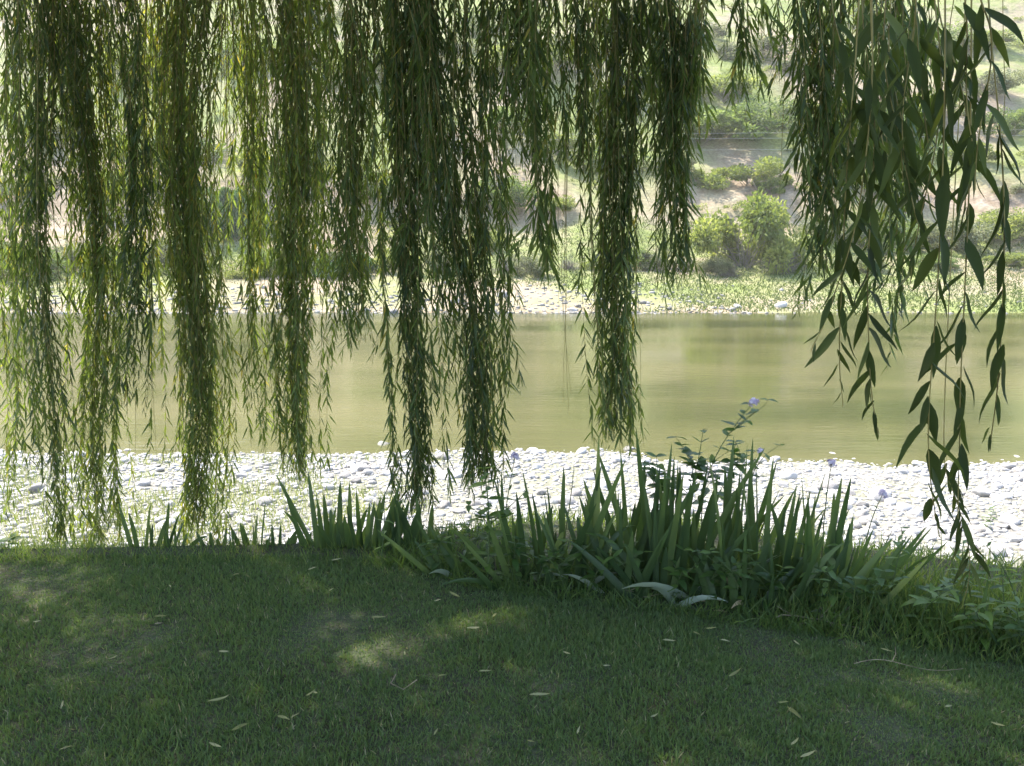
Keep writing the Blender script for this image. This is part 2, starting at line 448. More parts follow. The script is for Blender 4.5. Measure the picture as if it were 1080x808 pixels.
for i in big:
    x, y, r = cand[i]
    u, v = pr[i]
    if r > .2: lab = 'broad flat pale boulder among smaller cobbles on the gravel bank'
    elif y > 15.6: lab = 'rounded pale stone close to the near waterline of the river'
    elif u < 330: lab = 'pale grey cobble on the gravel bank behind the left hanging willow branches'
    elif u < 700: lab = 'white sunlit cobble on the gravel bank beyond the irises'
    else: lab = 'white sunlit cobble on the gravel bank right of the irises'
    put_stone(x, y, r, lab, wet=False)
bg = Bag()
vars1 = [stone_shape(ICO1[0]) for _ in range(12)]
def scatter(bag, pts, rs, zadd=.1):
    for (x, y), r in zip(pts, rs):
        Vv = vars1[rng.integers(12)]; a = rng.uniform(0, 6.28); c, s = math.cos(a), math.sin(a)
        X = np.stack([Vv[:, 0] * c - Vv[:, 1] * s, Vv[:, 0] * s + Vv[:, 1] * c, Vv[:, 2] + rng.normal() * .15 * Vv[:, 0]], -1) * r
        bag.add(X + np.array([x, y, float(zt(x, y)) + zadd * r]), ICO1[1], np.full(len(Vv), rng.random()))
scatter(bg, cand[rest][:, :2], cand[rest][:, 2])
n = 7000
yy = rng.uniform(7.5, 17.3, n); xx = rng.uniform(-1, 1, n) * (yy * .68 + 1)
scatter(bg, np.stack([xx, yy], -1), rng.uniform(.018, .045, n))
tag(bg.build('small_cobbles', M['stone'], smooth=True), 'small pale stones covering the near gravel bank', 'stones', kind='stuff')
# far shore stones
bg = Bag(); n = 5200
xx = rng.uniform(-62, 62, n); q = rng.random(n) ** 2.2
yy = 51.3 + q * 13
keep = (xx < 12 + fbm(xx * .1, yy * .1, 2, 3) * 30) | (rng.random(n) < .12)
scatter(bg, np.stack([xx, yy], -1)[keep], (.05 + .06 * rng.gamma(1.3, size=n))[keep])
tag(bg.build('far_shore_stones', M['far_stone']), 'pale stones scattered along the far shore of the river', 'stones', kind='stuff')
for k, (u, v, r, lab) in enumerate([(605, 328, .34, 'dark grey boulder at the far waterline behind thin bare twigs'),
                                    (823, 324, .55, 'long flat pale rock at the far waterline, below bright green grass'),
                                    (778, 325, .36, 'low pale rock at the far waterline left of the long flat rock')]):
    p = ground(u, v, 40)
    o = put_stone(p[0], p[1], r, lab, sink=.3); tag(o, group='boulders of the far shore')
for u, v, r, lab in [(842, 472, .30, 'large flat pale slab at the near waterline, right of the lilac flower'),
                     (662, 477, .15, 'dark topped stone at the near waterline beside the tip of a hanging branch'),
                     (405, 474, .22, 'dark wet stone at the near waterline between two hanging branches')]:
    p = ground(u, v, 8); put_stone(p[0], p[1], r, lab, wet=(u < 700), sink=.6)

# ------------------------------------------------------------------ grass
def blades(x, y, h, wd, lean, rnd, z=None):
    n = len(x)
    z = zt(x, y) if z is None else z
    a = rng.uniform(0, 6.28, n); l = lean * rng.random(n)
    D = np.stack([np.cos(a) * l, np.sin(a) * l, np.ones(n)], -1)
    b = rng.uniform(0, 6.28, n); N = np.stack([np.cos(b), np.sin(b), np.zeros(n)], -1)
    return leaves(np.stack([x, y, z - .004], -1), D, N, h, wd, P_BLADE, droop=rng.uniform(0, .35, n), rnd=rnd)

def lawn_patch(n, x0, x1, y0, wscale):
    x = rng.uniform(x0, x1, n)
    e = edge(x); y = y0 + (e + .06 - y0) * rng.random(n)
    f = fbm(x * 1.7, y * 1.7, 4, 21); g = fbm(x * 6, y * 6, 3, 24)
    keep = rng.random(n) < np.clip(.92 + f * 1.0 + g * .5, .25, 1)
    x, y, f, g = x[keep], y[keep], f[keep], g[keep]; n = len(x)
    h = (.018 + .017 * rng.random(n)) * np.clip(1 + f * 1.6 + g * 1.2, .45, 1.8)
    dry = np.clip(-f * 1.6 - g * .5, 0, .6)
    rnd = np.clip(rng.beta(2, 2.6, n) * .85 + dry * rng.random(n) * .7 + (rng.random(n) < .03) * .6, 0, 1)
    return blades(x, y, h, (.0026 + .0018 * rng.random(n)) * wscale, 1.0, rnd)
bg = Bag()
bg.add(*lawn_patch(230000, -3.0, 2.9, 1.75, 1.0))
bg.add(*lawn_patch(40000, -7, 7, -1.0, 1.6))
tag(bg.build('grass', M['grass'], smooth=False), 'short mown grass of the shaded lawn', 'grass', kind='stuff')

bg = Bag()                                   # longer grass at the right edge of the lawn
n = 9000
x = rng.uniform(.95, 3.3, n); e = edge(x); y = e - .02 + rng.random(n) ** 1.3 * .75
h = (.10 + .16 * rng.random(n)) * np.clip((y - e) / .16 + .3, .3, 1) * np.clip((x - .8) / .5, .4, 1)
bg.add(*blades(x, y, h, .0035 + .003 * rng.random(n), .9, rng.random(n)))
n = 3500                                      # rough fringe under the irises
x = rng.uniform(-.7, 1.3, n); e = edge(x); y = e - .04 + rng.random(n) ** 1.4 * .7
bg.add(*blades(x, y, .05 + .10 * rng.random(n), .003 + .003 * rng.random(n), 1.2, rng.random(n) * .7))
n = 4500                                      # rough grass rolling over the bank edge
x = rng.uniform(-.6, 3.8, n); y = brow(x) + rng.uniform(-.15, .85, n)
bg.add(*blades(x, y, .05 + .12 * rng.random(n), .004 + .003 * rng.random(n), 1.0, rng.random(n)))
n = 6000                                      # uneven crest on the left
x = rng.uniform(-4.5, -.3, n); y = edge(x) + rng.uniform(-.05, .35, n)
bg.add(*blades(x, y, (.025 + .075 * rng.random(n) ** 2) * np.clip(.9 + 2.2 * fbm(x * 5, y * 2, 3, 9), .3, 2), .003, .8, rng.random(n)))
tag(bg.build('tall_grass', M['tall_grass'], smooth=False), 'longer unmown grass along the lawn edge and at its right end', 'grass', kind='stuff')

bg = Bag(); n = 26000                        # pale grass between the cobbles on the left
yy = rng.uniform(7.6, 16.2, n); xx = rng.uniform(-1, .8, n) * (yy * .66)
f = fbm(xx * .6, yy * .6, 3, 41) - np.clip((xx + 3.2) * .12, -.1, 1) + np.clip((9.6 - yy) * .16, -.02, .4)
keep = (f > -.06) & (rng.random(n) < .85)
xx, yy = xx[keep], yy[keep]
bg.add(*blades(xx, yy, .10 + .16 * rng.random(len(xx)), .008 + .007 * rng.random(len(xx)), .9, rng.random(len(xx))))
tag(bg.build('bank_grass', M['pale_grass'], smooth=False), 'pale dry grass growing between the cobbles of the near bank', 'grass', kind='stuff')

bg = Bag(); n = 110000                       # grass of the far bank
yy = rng.uniform(51.6, 84, n); xx = rng.uniform(-70, 70, n)
f = fbm(xx * .09, yy * .14, 3, 61) + np.clip((xx - 8) * .02, -.14, .22) + np.clip((yy - 62) * .03, -.2, .2) + np.clip((xx - 6) * .03, 0, .25) * (yy < 60)
keep = f + rng.normal(size=n) * .05 > -.04
xx, yy = xx[keep], yy[keep]
bg.add(*blades(xx, yy, (.14 + .30 * rng.random(len(xx)) ** 2), .05 + .03 * rng.random(len(xx)), 1.3, np.clip(rng.random(len(xx)) * .8 - .1, 0, 1)))
tag(bg.build('far_bank_grass', M['far_grass'], smooth=False), 'yellow green grass on the far river bank', 'grass', kind='stuff')

# ------------------------------------------------------------------ far bushes
def bush_mesh(nl, lsize, spread=1.0, ncl=26, flat=.62):
    th = rng.uniform(0, 6.28, ncl); rr = np.sqrt(rng.random(ncl)) * .8 * spread
    C = np.stack([rr * np.cos(th), rr * np.sin(th), rng.uniform(.12, 1, ncl) * flat * np.sqrt(np.clip(1.05 - rr ** 2, .1, 1))], -1)
    cr = rng.uniform(.10, .30, ncl); k = rng.integers(0, ncl, nl)
    d = rdir(nl); rad = cr[k] * rng.random(nl) ** .4
    P = C[k] + d * rad[:, None] * np.array([1, 1, .8])
    P[:, 2] = np.maximum(P[:, 2], .01 + .05 * rng.random(nl))
    tone = np.clip(.45 + .42 * (rng.random(ncl) - .5)[k] * 2 + rng.normal(size=nl) * .2, 0, 1)
    V, F, r = leaves(P, unit(d + rdir(nl) * .9 + [0, 0, .3]), rdir(nl), lsize * rng.uniform(.6, 1.3, nl), lsize * .55 * rng.uniform(.7, 1.2, nl), P_BLADE, droop=.2, rnd=tone)
    return V, F, r

def twig_mesh(nt_, r0=.012, flat=.6, curl=.25):
    bg = Bag()
    for _ in range(nt_):
        a = rng.uniform(0, 6.28); el = rng.uniform(.15, 1.0)
        d = np.array([math.cos(a) * (1.1 - el * .8), math.sin(a) * (1.1 - el * .8), el * flat * 1.5])
        L = rng.uniform(.55, .95); s = np.linspace(0, 1, 5)
        P = np.outer(s, d) * L + np.cumsum(rng.normal(size=(5, 3)) * .035, 0); P[0] = rng.normal(size=3) * [.06, .06, 0]
        P[:, 2] = np.maximum(P[:, 2], 0.005)
        V, F = tube(P, r0 * (1.05 - s), 3); bg.add(V, F, np.full(len(V), rng.random()))
        for _k in range(3):
            j = rng.integers(1, 4); e = unit(d + rng.normal(size=3) * .7); Q = P[j] + np.outer(np.linspace(0, 1, 3), e) * L * .35
            V, F = tube(Q, r0 * .55 * np.array([1, .7, .2]), 3); bg.add(V, F, np.full(len(V), rng.random()))
    return bg.get()

kinds = {}
for kname, mat, specs in [('yellow', 'bush_yellow', [(9000, .062), (9000, .055), (8000, .06), (8000, .055)]), ('green', 'bush_green', [(9000, .062), (9000, .056), (8000, .06), (8000, .055)]),
                          ('sage', 'bush_sage', [(7000, .055), (7000, .06), (8000, .06), (8000, .055)]), ('dark', 'bush_dark', [(9000, .07)])]:
    lst = []
    for nl, ls in specs:
        V, F, r = bush_mesh(nl, ls, ncl=rng.integers(16, 40), flat=rng.uniform(.5, .8))
        tv, tf, trr = twig_mesh(26, .008)
        lst.append((meshdata('foliage', V, F, M[mat], r, False), meshdata('branches', tv, tf, M['bush_dry'], trr)))
    kinds[kname] = lst
tv, tf, trr = twig_mesh(130, .010)
kinds['dry'] = [(meshdata('branches', tv, tf, M['bush_dry'], trr), None)]

bushes = []
def bush(u, v, wpx, kname, hscale=1.0, y0=50):
    p = ground(u, v, y0)
    bushes.append((p, wpx / FPX * p[1] * .5, kname, hscale, u, v))
named = [(785, 282, 116, 'yellow', 1.0), (752, 286, 52, 'sage', .7), (826, 286, 60, 'dry', .8), (770, 292, 40, 'dry', .6), (690, 282, 46, 'sage', .7), (668, 280, 48, 'green', .9),
         (722, 286, 38, 'dry', .7), (535, 286, 52, 'dry', .8), (562, 290, 50, 'sage', .8), (600, 284, 46, 'dry', .7), (640, 284, 44, 'yellow', .9),
         (530, 216, 70, 'green', .8), (585, 222, 50, 'yellow', .8), (512, 262, 46, 'yellow', .9), (470, 284, 60, 'sage', .8), (420, 282, 54, 'yellow', .8), (370, 288, 70, 'dark', .8), (330, 288, 60, 'sage', .8),
         (262, 292, 52, 'yellow', 1.0), (240, 250, 74, 'dark', 1.5), (292, 286, 54, 'green', 1.0), (185, 284, 70, 'sage', .8), (130, 288, 60, 'green', .8), (70, 280, 66, 'sage', .8), (15, 292, 80, 'green', 1.0),
         (120, 210, 80, 'green', .8), (30, 205, 70, 'sage', .8), (50, 150, 90, 'yellow', .7), (180, 170, 100, 'green', .7), (300, 190, 90, 'yellow', .8), (395, 205, 60, 'green', .8), (455, 200, 60, 'sage', .8),
         (790, 196, 78, 'yellow', .9), (812, 204, 40, 'green', .8), (755, 146, 84, 'green', .7), (805, 140, 80, 'green', .75), (845, 130, 70, 'yellow', .7), (722, 142, 50, 'dark', .6), (765, 108, 90, 'yellow', .6),
         (700, 180, 60, 'sage', .7), (720, 188, 44, 'yellow', .6), (640, 180, 70, 'green', .7), (590, 160, 70, 'yellow', .7), (540, 140, 80, 'green', .6), (545, 75, 100, 'yellow', .6), (520, 35, 90, 'green', .5),
         (600, 60, 80, 'sage', .5), (690, 90, 80, 'green', .6), (800, 62, 70, 'sage', .6), (855, 75, 60, 'sage', .6), (920, 140, 90, 'green', .7), (985, 120, 80, 'yellow', .7), (1040, 100, 70, 'sage', .6),
         (1062, 140, 60, 'green', .7), (1020, 170, 70, 'yellow', .7), (930, 205, 70, 'green', .8), (880, 250, 70, 'sage', .8), (935, 262, 80, 'green', .9), (1000, 262, 90, 'sage', .9), (1058, 250, 70, 'yellow', .9),
         (1060, 280, 54, 'yellow', .7), (985, 280, 50, 'green', .6), (905, 284, 50, 'sage', .7), (1050, 50, 70, 'yellow', .5), (985, 50, 80, 'green', .5), (1070, 205, 40, 'sage', .6),
         (60, 60, 100, 'sage', .5), (160, 80, 110, 'yellow', .5), (270, 70, 110, 'green', .5), (380, 90, 90, 'yellow', .6), (330, 20, 90, 'sage', .4), (440, 140, 70, 'green', .6), (480, 60, 60, 'sage', .5),
         (640, 110, 60, 'yellow', .6), (870, 180, 50, 'sage', .7), (900, 30, 80, 'yellow', .5), (735, 40, 70, 'sage', .5), (660, 30, 70, 'green', .5)]
for a in named: bush(*a)
words = {'yellow': 'yellowish bush', 'green': 'green bush', 'sage': 'grey sagebrush', 'dark': 'dark bush', 'dry': 'leafless bush'}
rows = [(300, 258, 'along far hillside foot'), (258, 195, 'at the far eroded cut'), (195, 118, 'midway up far hillside'), (118, -50, 'high on far hillside')]
count = {}
ords = ['first', 'second', 'third', 'fourth', 'fifth', 'sixth', 'seventh', 'eighth', 'ninth', 'tenth', 'eleventh', 'twelfth', 'thirteenth', 'fourteenth', 'fifteenth', 'sixteenth', 'seventeenth', 'eighteenth', 'nineteenth', 'twentieth'] + [t_ + '-' + o_ for t_ in ('twenty', 'thirty', 'forty') for o_ in ('first', 'second', 'third', 'fourth', 'fifth', 'sixth', 'seventh', 'eighth', 'ninth', 'last')]
for p, rad, kn, hs, u, v in sorted(bushes, key=lambda b_: b_[4]):
    me, tw = kinds[kn][rng.integers(len(kinds[kn]))]
    rt = empty('bush', (p[0], p[1], zt(p[0], p[1]) - .1 * rad), rng.uniform(0, 6.28))
    rt.scale = (rad * rng.uniform(1.1, 1.5), rad * rng.uniform(.9, 1.3), rad * hs * rng.uniform(1.15, 1.6))
    for mm in (me, tw):
        if mm:
            c = bpy.data.objects.new(mm.name.split('.')[0], mm); COL.objects.link(c); c.parent = rt
    row = next(r[2] for r in rows if r[0] >= v > r[1])
    key = (kn, row); count[key] = count.get(key, 0) + 1
    tag(rt, f'{words[kn]}, {ords[count[key]-1]} such from the left {row}', 'bush', 'bushes on the far hillside')
    rt['_k'] = 0; del rt['_k']

# scrub too dense and small to count
bg = Bag()
n = 620
xx = rng.uniform(-110, 110, n); yy = 68 + 125 * rng.random(n) ** 1.1
for x, y in zip(xx, yy):
    V, F, r = bush_mesh(420, .12, ncl=9)
    s = rng.uniform(.5, 1.9); V = V * [s, s, s * .7] + [x, y, float(zt(x, y)) - .05]
    bg.add(V, F, r)
tag(bg.build('hillside_scrub', M['bush_yellow'], smooth=False), 'low grey green scrub scattered over the far hillside', 'scrub', kind='stuff')

# overhead wires
for k, (v0, v1, lab) in enumerate([(133, 128, 'uppermost of the thin pale wires strung across the far hillside'), (138, 134, 'middle one of the thin pale wires strung across the far hillside'),
                                   (150, 146, 'lowest of the thin pale wires strung across the far hillside')]):
    a, c = at(-150, v0, 90), at(1230, v1, 90)
    a[0] -= 30; c[0] += 30
    s = np.linspace(0, 1, 40)
    P = a + np.outer(s, c - a); P[:, 2] -= 1.1 * 4 * s * (1 - s)
    V, F = tube(P, .010, 5)
    tag(obj('overhead_wire', V, F, M['wire']), lab, 'wire', 'wires across the far hillside')

# ------------------------------------------------------------------ weeping willow
TB = np.array([-3.4, -2.6, 0.0])
willow = empty('willow_tree', TB)
tag(willow, 'weeping willow with long leafy branches hanging in front of the river', 'tree')
# trunk: mostly behind the camera
s = np.linspace(0, 1, 14)
P = np.stack([TB[0] + .9 * s ** 2 + .1 * np.sin(s * 5), TB[1] + .8 * s + .08 * np.sin(s * 7), s * 4.3 - .15], -1)
V, F = tube(P, np.interp(s, [0, .06, .2, 1], [.62, .50, .42, .30]), 18)
V = V + (vnoise(np.arctan2(V[:, 1], V[:, 0]) * 6, V[:, 2] * 1.5, 3)[:, None] - .5) * .06
obj('trunk', V - TB, F, M['bark'], willow)
FORK = P[-1]

# crown overhead ----------------------------------------------------
def lawn_hit(Pp):                            # where the sun ray through P lands on the lawn
    k = Pp[:, 2] / sdir[2]
    return Pp[:, 0] - sdir[0] * k, Pp[:, 1] - sdir[1] * k
PATCH = [((-.62, 2.80), (.06, 3.23), .085, 1.0), ((-1.75, 3.05), (-1.5, 3.10), .08, .4), ((1.45, 2.62), (2.1, 2.56), .06, .8)]
def sungap(Q):                              # leaves missing where sun flecks reach the lawn
    lx, ly = lawn_hit(Q); keep = np.ones(len(Q), bool)
    for (a0, a1, wd, prob) in PATCH:
        a0, a1 = np.array(a0), np.array(a1); d = a1 - a0
        tt = np.clip(((lx - a0[0]) * d[0] + (ly - a0[1]) * d[1]) / (d @ d), 0, 1)
        dist = np.hypot(lx - a0[0] - d[0] * tt, ly - a0[1] - d[1] * tt)
        keep &= ~((dist < wd) & (rng.random(len(Q)) < prob) & (Q[:, 2] > 2.3))
    return keep
nA, nB = 74000, 9000
ncl = 420
cx = rng.uniform(-7.0, 2.6, ncl); cy = rng.uniform(2.2, 6.5, ncl); cz = rng.uniform(4.35, 6.3, ncl)  # unseen part of the crown, leaves packed sunward to shade the lawn
k = rng.integers(0, ncl, nA)
PA = np.stack([cx[k], cy[k], cz[k]], -1) + rng.normal(size=(nA, 3)) * [.5, .35, .32]
th = rng.uniform(0, 6.28, ncl); rr = np.sqrt(rng.random(ncl))
cx = -1.2 + 8.3 * rr * np.cos(th); cy = -.6 + 6.6 * rr * np.sin(th)
cz = 4.4 + 3.6 * np.sqrt(np.clip(1.02 - rr ** 2, 0, 1)) * (.4 + .6 * rng.random(ncl))
k = rng.integers(0, ncl, nB)
PB = np.stack([cx[k], cy[k], cz[k]], -1) + rng.normal(size=(nB, 3)) * [.55, .55, .4]
Pp = np.concatenate([PA, PB]); nl = len(Pp)
ok = Pp[:, 2] > np.maximum(3.4, 1.95 + .31 * np.clip(Pp[:, 1], 0, 99) + .1)
ok &= sungap(Pp)
Pp = Pp[ok]; nl = len(Pp)
D = unit(rng.normal(size=(nl, 3)) * [.6, .6, .3] + [0, 0, -.8])
bg = Bag(); bg.add(*leaves(Pp, D, rdir(nl), rng.uniform(.10, .17, nl), rng.uniform(.022, .036, nl), P_BLADE, rnd=rng.beta(2, 2, nl) * .9))
crown = bg.build('crown', M['willow_leaf'], willow, TB, smooth=False)

# hanging branches ----------------------------------------------------
ZTOP = 4.9
def strand_leaves(bagL, P, L0, W0, step, ang=(18, 52), prof=P_THIN, droop=.12, dens=None, tone=.45, tonev=.2, jitter=.004, fold=0.0, wave=0.0):
    seg = np.linalg.norm(np.diff(P, axis=0), axis=1); cum = np.concatenate([[0], np.cumsum(seg)])
    n = max(2, int(cum[-1] / step)); sarr = (np.arange(n) + rng.random(n) * .8) * step
    sarr = sarr[sarr < cum[-1]]
    if dens is not None: sarr = sarr[rng.random(len(sarr)) < dens(sarr / cum[-1])]
    if len(sarr): sarr = sarr[sungap(np.stack([np.interp(sarr, cum, P[:, i]) for i in range(3)], -1))]
    n = len(sarr)
    if n == 0: return
    Q = np.stack([np.interp(sarr, cum, P[:, i]) for i in range(3)], -1) + rng.normal(size=(n, 3)) * jitter
    T = unit(np.stack([np.interp(sarr, cum, np.gradient(P[:, i])) for i in range(3)], -1))
    az = np.arange(n) * 2.4 + rng.uniform(0, 6.28) + rng.normal(size=n) * .5
    rad = np.stack([np.cos(az), np.sin(az), np.zeros(n)], -1)
    an = np.radians(rng.uniform(ang[0], ang[1], n))[:, None]
    D = T * np.cos(an) + rad * np.sin(an)
    N = unit(np.cross(D, np.array([0, 0, 1.0])) * rng.normal(size=(n, 1)) * .7 + rad * .9 + rdir(n) * .35)
    Lr = L0 * (rng.uniform(.55, 1.2, n) if wave == 0 else rng.uniform(.6, 1.05, n)); end = np.clip((cum[-1] - sarr) / .12, .45, 1); Lr = Lr * end
    r = np.clip(tone + rng.normal(size=n) * tonev, 0, .93)
    r = np.where(rng.random(n) < .006, 1.0, r)
    bagL.add(*leaves(Q, D, N, Lr, W0 * (Lr / L0) * rng.uniform(.75, 1.2, n), prof, droop=droop, rnd=r, fold=fold, wave=wave))

def strand_path(top, bot, npts=14, sway=.04):
    s = np.linspace(0, 1, npts)[:, None]
    w1, w2 = rng.normal(size=2) * sway, rng.normal(size=2) * sway * .5
    ph = rng.uniform(0, 6.28, 2)
    off = np.zeros((npts, 3))
    for i in range(2): off[:, i] = (w1[i] * np.sin(s[:, 0] * 3.1 + ph[i]) - w1[i] * math.sin(ph[i])) + w2[i] * np.sin(s[:, 0] * 9 + ph[1 - i]) * s[:, 0]
    return top + s * (bot - top) + off

def limb(end, r1=.008, r0=.018):
    a = FORK + rng.normal(size=3) * [.12, .12, .1]
    mid = (a + end) / 2 + np.array([rng.normal() * .3, rng.normal() * .3, 1.1 + .15 * np.linalg.norm(end - a)])
    s = np.linspace(0, 1, 14)[:, None]
    P = (1 - s) ** 2 * a + 2 * s * (1 - s) * mid + s ** 2 * end
    return tube(P, np.linspace(r0, r1, 14), 6)

def bundle(u0, u1, vb, hw0, hw1, Y, ns, L0=.088, W0=.0125, step=.020, tone=.42, tail=.55, label=None, lmat='willow_leaf', leafless=0, topfill=1.0, ang=(14, 46), vt=None, dep=.6):
    """ns strands hanging at depth Y from pixel column u0 (frame top) to u1 at row vb; hw in pixels"""
    tp = at(u0, 0, Y); bt = at(u1, vb, Y)
    slope = (bt - tp) / (bt[2] - tp[2])
    top = tp + slope * (ZTOP - tp[2]) * .35 + np.array([0, -.25, 0]); top[2] = ZTOP + rng.normal() * .15
    px = Y / FPX * .86
    ns = max(2, int(ns * .86))
    bL, bT = Bag(), Bag()
    V, F = limb(top); bT.add(V, F)
    sub = rng.normal(size=(4, 2)) * .6       # strands gather in a few tresses
    lump = rng.random(40)
    dph, damp = rng.uniform(0, 6.28, 2), rng.uniform(.015, .045, 2) * Y / 5
    for i in range(ns):
        e = 1 - .05 * rng.random() if i < ns * .5 else 1 - tail * rng.random() ** 1.2
        sk = sub[rng.integers(4)]
        o = sk + rng.normal(size=2) * .34
        o = np.clip(o, -1.15, 1.15) * (1.7 if rng.random() < .16 else 1.0)
        b_ = tp + (bt - tp) * e
        # widths shrink with depth down the bundle
        hwe = (hw1 + (hw0 - hw1) * (1 - e) ** 1.25) * px * (1 - .28 * e ** 3)
        bpos = b_ + np.array([o[0] * hwe, o[1] * hwe * dep, rng.normal() * .03])
        mpos = tp + np.array([o[0] * hw0 * .88 * px, o[1] * hw0 * px * dep, 0])
        tpos = top + np.array([o[0] * hw0 * px * .8, o[1] * hw0 * px * dep, rng.normal() * .1])
        s = np.linspace(0, 1, 14)[:, None]
        A = strand_path(tpos, mpos, 5, .02); B = strand_path(mpos, bpos, 13, .036 * (bt[2] - tp[2]) / -3)
        sl = np.linspace(0, 1, 13); B[:, :2] += (bpos - b_ - mpos + tp)[None, :2] * (sl ** .5 - sl)[:, None]
        P = np.concatenate([A[:-1], B + (A[-1] - B[0])])
        for ax in (0, 1): P[:, ax] += damp[ax] * np.sin((top[2] - P[:, 2]) * 2.1 + dph[ax])
        bt_r = np.linspace(.0028, .0009, len(P)) * (Y / 5 * .5 + .5)
        V, F = tube(P, bt_r, 3); bT.add(V, F)
        if i < max(leafless, ns // 14): continue
        Lp = P[3:]
        ph = rng.random()
        dn = lambda q: np.clip(.10 + .50 * q + .95 * np.interp((q * 9 + ph * 4) % 38, np.arange(40), lump), 0, 1)
        strand_leaves(bL, Lp, L0, W0, step, ang=ang, dens=dn, tone=tone + rng.normal() * .10)
        nb = rng.poisson(1.0)  # short side shoots
        for _ in range(nb):
            q = P[rng.integers(4, len(P) - 1)]
            a = rng.uniform(0, 6.28); l = rng.uniform(.12, .35)
            E = q + np.array([math.cos(a) * l * .35, math.sin(a) * l * .35, -l])
            C = strand_path(q, E, 5, .015)
            V, F = tube(C, np.linspace(.0014, .0006, 5), 3); bT.add(V, F)
            strand_leaves(bL, C, L0, W0, step * .9, ang=ang, tone=tone + rng.normal() * .08)
    br = bT.build('hanging_branch', M['twig'], willow, TB)
    if label: br['label'] = label
    if bL.V: bL.build('foliage', M[lmat], br, TB, smooth=True)
    return br

B = bundle
# left curtain: lighter leaf tones stand in for sunlight on many strands
B(4, 3, 572, 24, 7, 5.6, 16, tone=.42)
B(22, 42, 500, 26, 7, 5.0, 13, tone=.18, tail=.8)
B(44, 58, 592, 24, 10, 4.9, 26, tone=.18, tail=.62, leafless=4)
B(90, 116, 588, 32, 10, 5.2, 48, tone=.52, tail=.5)
B(82, 92, 420, 28, 16, 5.3, 15, tone=.62, tail=.7)
B(146, 150, 432, 26, 12, 4.8, 26, tone=.14, tail=.6)
B(166, 163, 402, 20, 7, 5.8, 8, tone=.74, tail=.6)
B(152, 157, 505, 10, 8, 4.9, 5, tone=.45, tail=.1, leafless=2)
B(204, 211, 580, 35, 15, 5.1, 62, tone=.58, tail=.5)
B(188, 198, 330, 34, 22, 6.0, 16, tone=.7, tail=.6)
B(232, 240, 470, 14, 5, 4.9, 6, tone=.45, leafless=4, tail=.3)
B(258, 279, 482, 24, 6, 5.2, 16, tone=.5, tail=.75)
B(260, 268, 300, 34, 26, 5.7, 18, tone=.62, tail=.6)
B(304, 318, 512, 32, 11, 5.0, 44, tone=.58, tail=.6)
B(338, 346, 528, 16, 7, 5.1, 10, tone=.40, tail=.75)
B(330, 344, 318, 36, 30, 5.6, 30, tone=.2, tail=.6)
B(366, 376, 372, 26, 16, 4.8, 34, tone=.38, tail=.55)
B(384, 384, 300, 16, 12, 4.9, 16, tone=.40, tail=.6)
B(408, 408, 298, 8, 6, 5.4, 4, tone=.78, tail=.4)
# filling layer behind the left part
B(30, 20, 340, 40, 26, 6.6, 13, tone=.62, tail=.7)
B(125, 130, 330, 50, 40, 6.6, 16, tone=.62, tail=.7)
B(60, 70, 200, 40, 30, 5.0, 20, tone=.05, tail=.7)
B(228, 240, 290, 40, 34, 6.7, 15, tone=.6, tail=.7)
B(290, 300, 290, 44, 36, 6.6, 15, tone=.58, tail=.7)
# centre: mostly darker leaf tones, standing in for shade
B(424, 441, 552, 32, 9, 4.3, 44, L0=.092, tone=.14, tail=.62)
B(456, 462, 250, 26, 18, 4.4, 24, L0=.092, tone=.14, tail=.7)
B(484, 508, 520, 40, 15, 4.2, 66, L0=.092, tone=.20, tail=.55)
B(520, 528, 430, 10, 7, 4.3, 5, L0=.092, tone=.36, tail=.8)
B(546, 560, 190, 24, 14, 4.1, 22, L0=.095, tone=.2, tail=.6)
B(566, 580, 285, 20, 20, 3.9, 11, L0=.105, W0=.015, tone=.34, tail=.55)
B(598, 596, 190, 22, 16, 4.1, 18, L0=.095, tone=.2, tail=.7)
B(592, 606, 440, 10, 9, 4.2, 6, leafless=6, tail=.35)
B(644, 652, 474, 42, 11, 4.2, 56, L0=.092, tone=.22, tail=.66)
B(630, 640, 445, 12, 9, 4.1, 6, leafless=6, tail=.45)
B(672, 676, 400, 8, 6, 4.4, 2, leafless=2, tail=.3)
B(708, 716, 300, 34, 9, 4.0, 38, L0=.095, tone=.16, tail=.75)
B(732, 730, 130, 24, 16, 4.0, 22, L0=.095, tone=.34, tail=.7)
B(684, 690, 130, 26, 20, 4.4, 20, L0=.09, tone=.45, tail=.7)
B(778, 783, 96, 13, 8, 3.6, 8, L0=.09, tone=.40, tail=.6)
B(806, 812, 55, 20, 8, 3.6, 8, L0=.09, tone=.40, tail=.6)
B(440, 446, 150, 34, 26, 4.9, 16, L0=.09, tone=.5, tail=.7)
B(620, 624, 170, 34, 24, 4.8, 16, L0=.09, tone=.5, tail=.7)
B(560, 566, 120, 30, 22, 5.0, 12, L0=.09, tone=.55, tail=.7)
B(140, 146, 250, 30, 22, 5.6, 14, tone=.6, tail=.7)
# right, closer to the camera
B(862, 868, 292, 30, 16, 2.7, 24, L0=.075, W0=.011, step=.016, tone=.2, tail=.55)
B(892, 880, 210, 40, 24, 2.9, 22, L0=.078, W0=.012, step=.017, tone=.50, tail=.6)
B(930, 946, 335, 26, 12, 2.6, 12, L0=.085, W0=.013, step=.018, tone=.22, tail=.7)
B(970, 966, 200, 34, 20, 2.7, 16, L0=.08, W0=.012, step=.018, tone=.55, tail=.7)

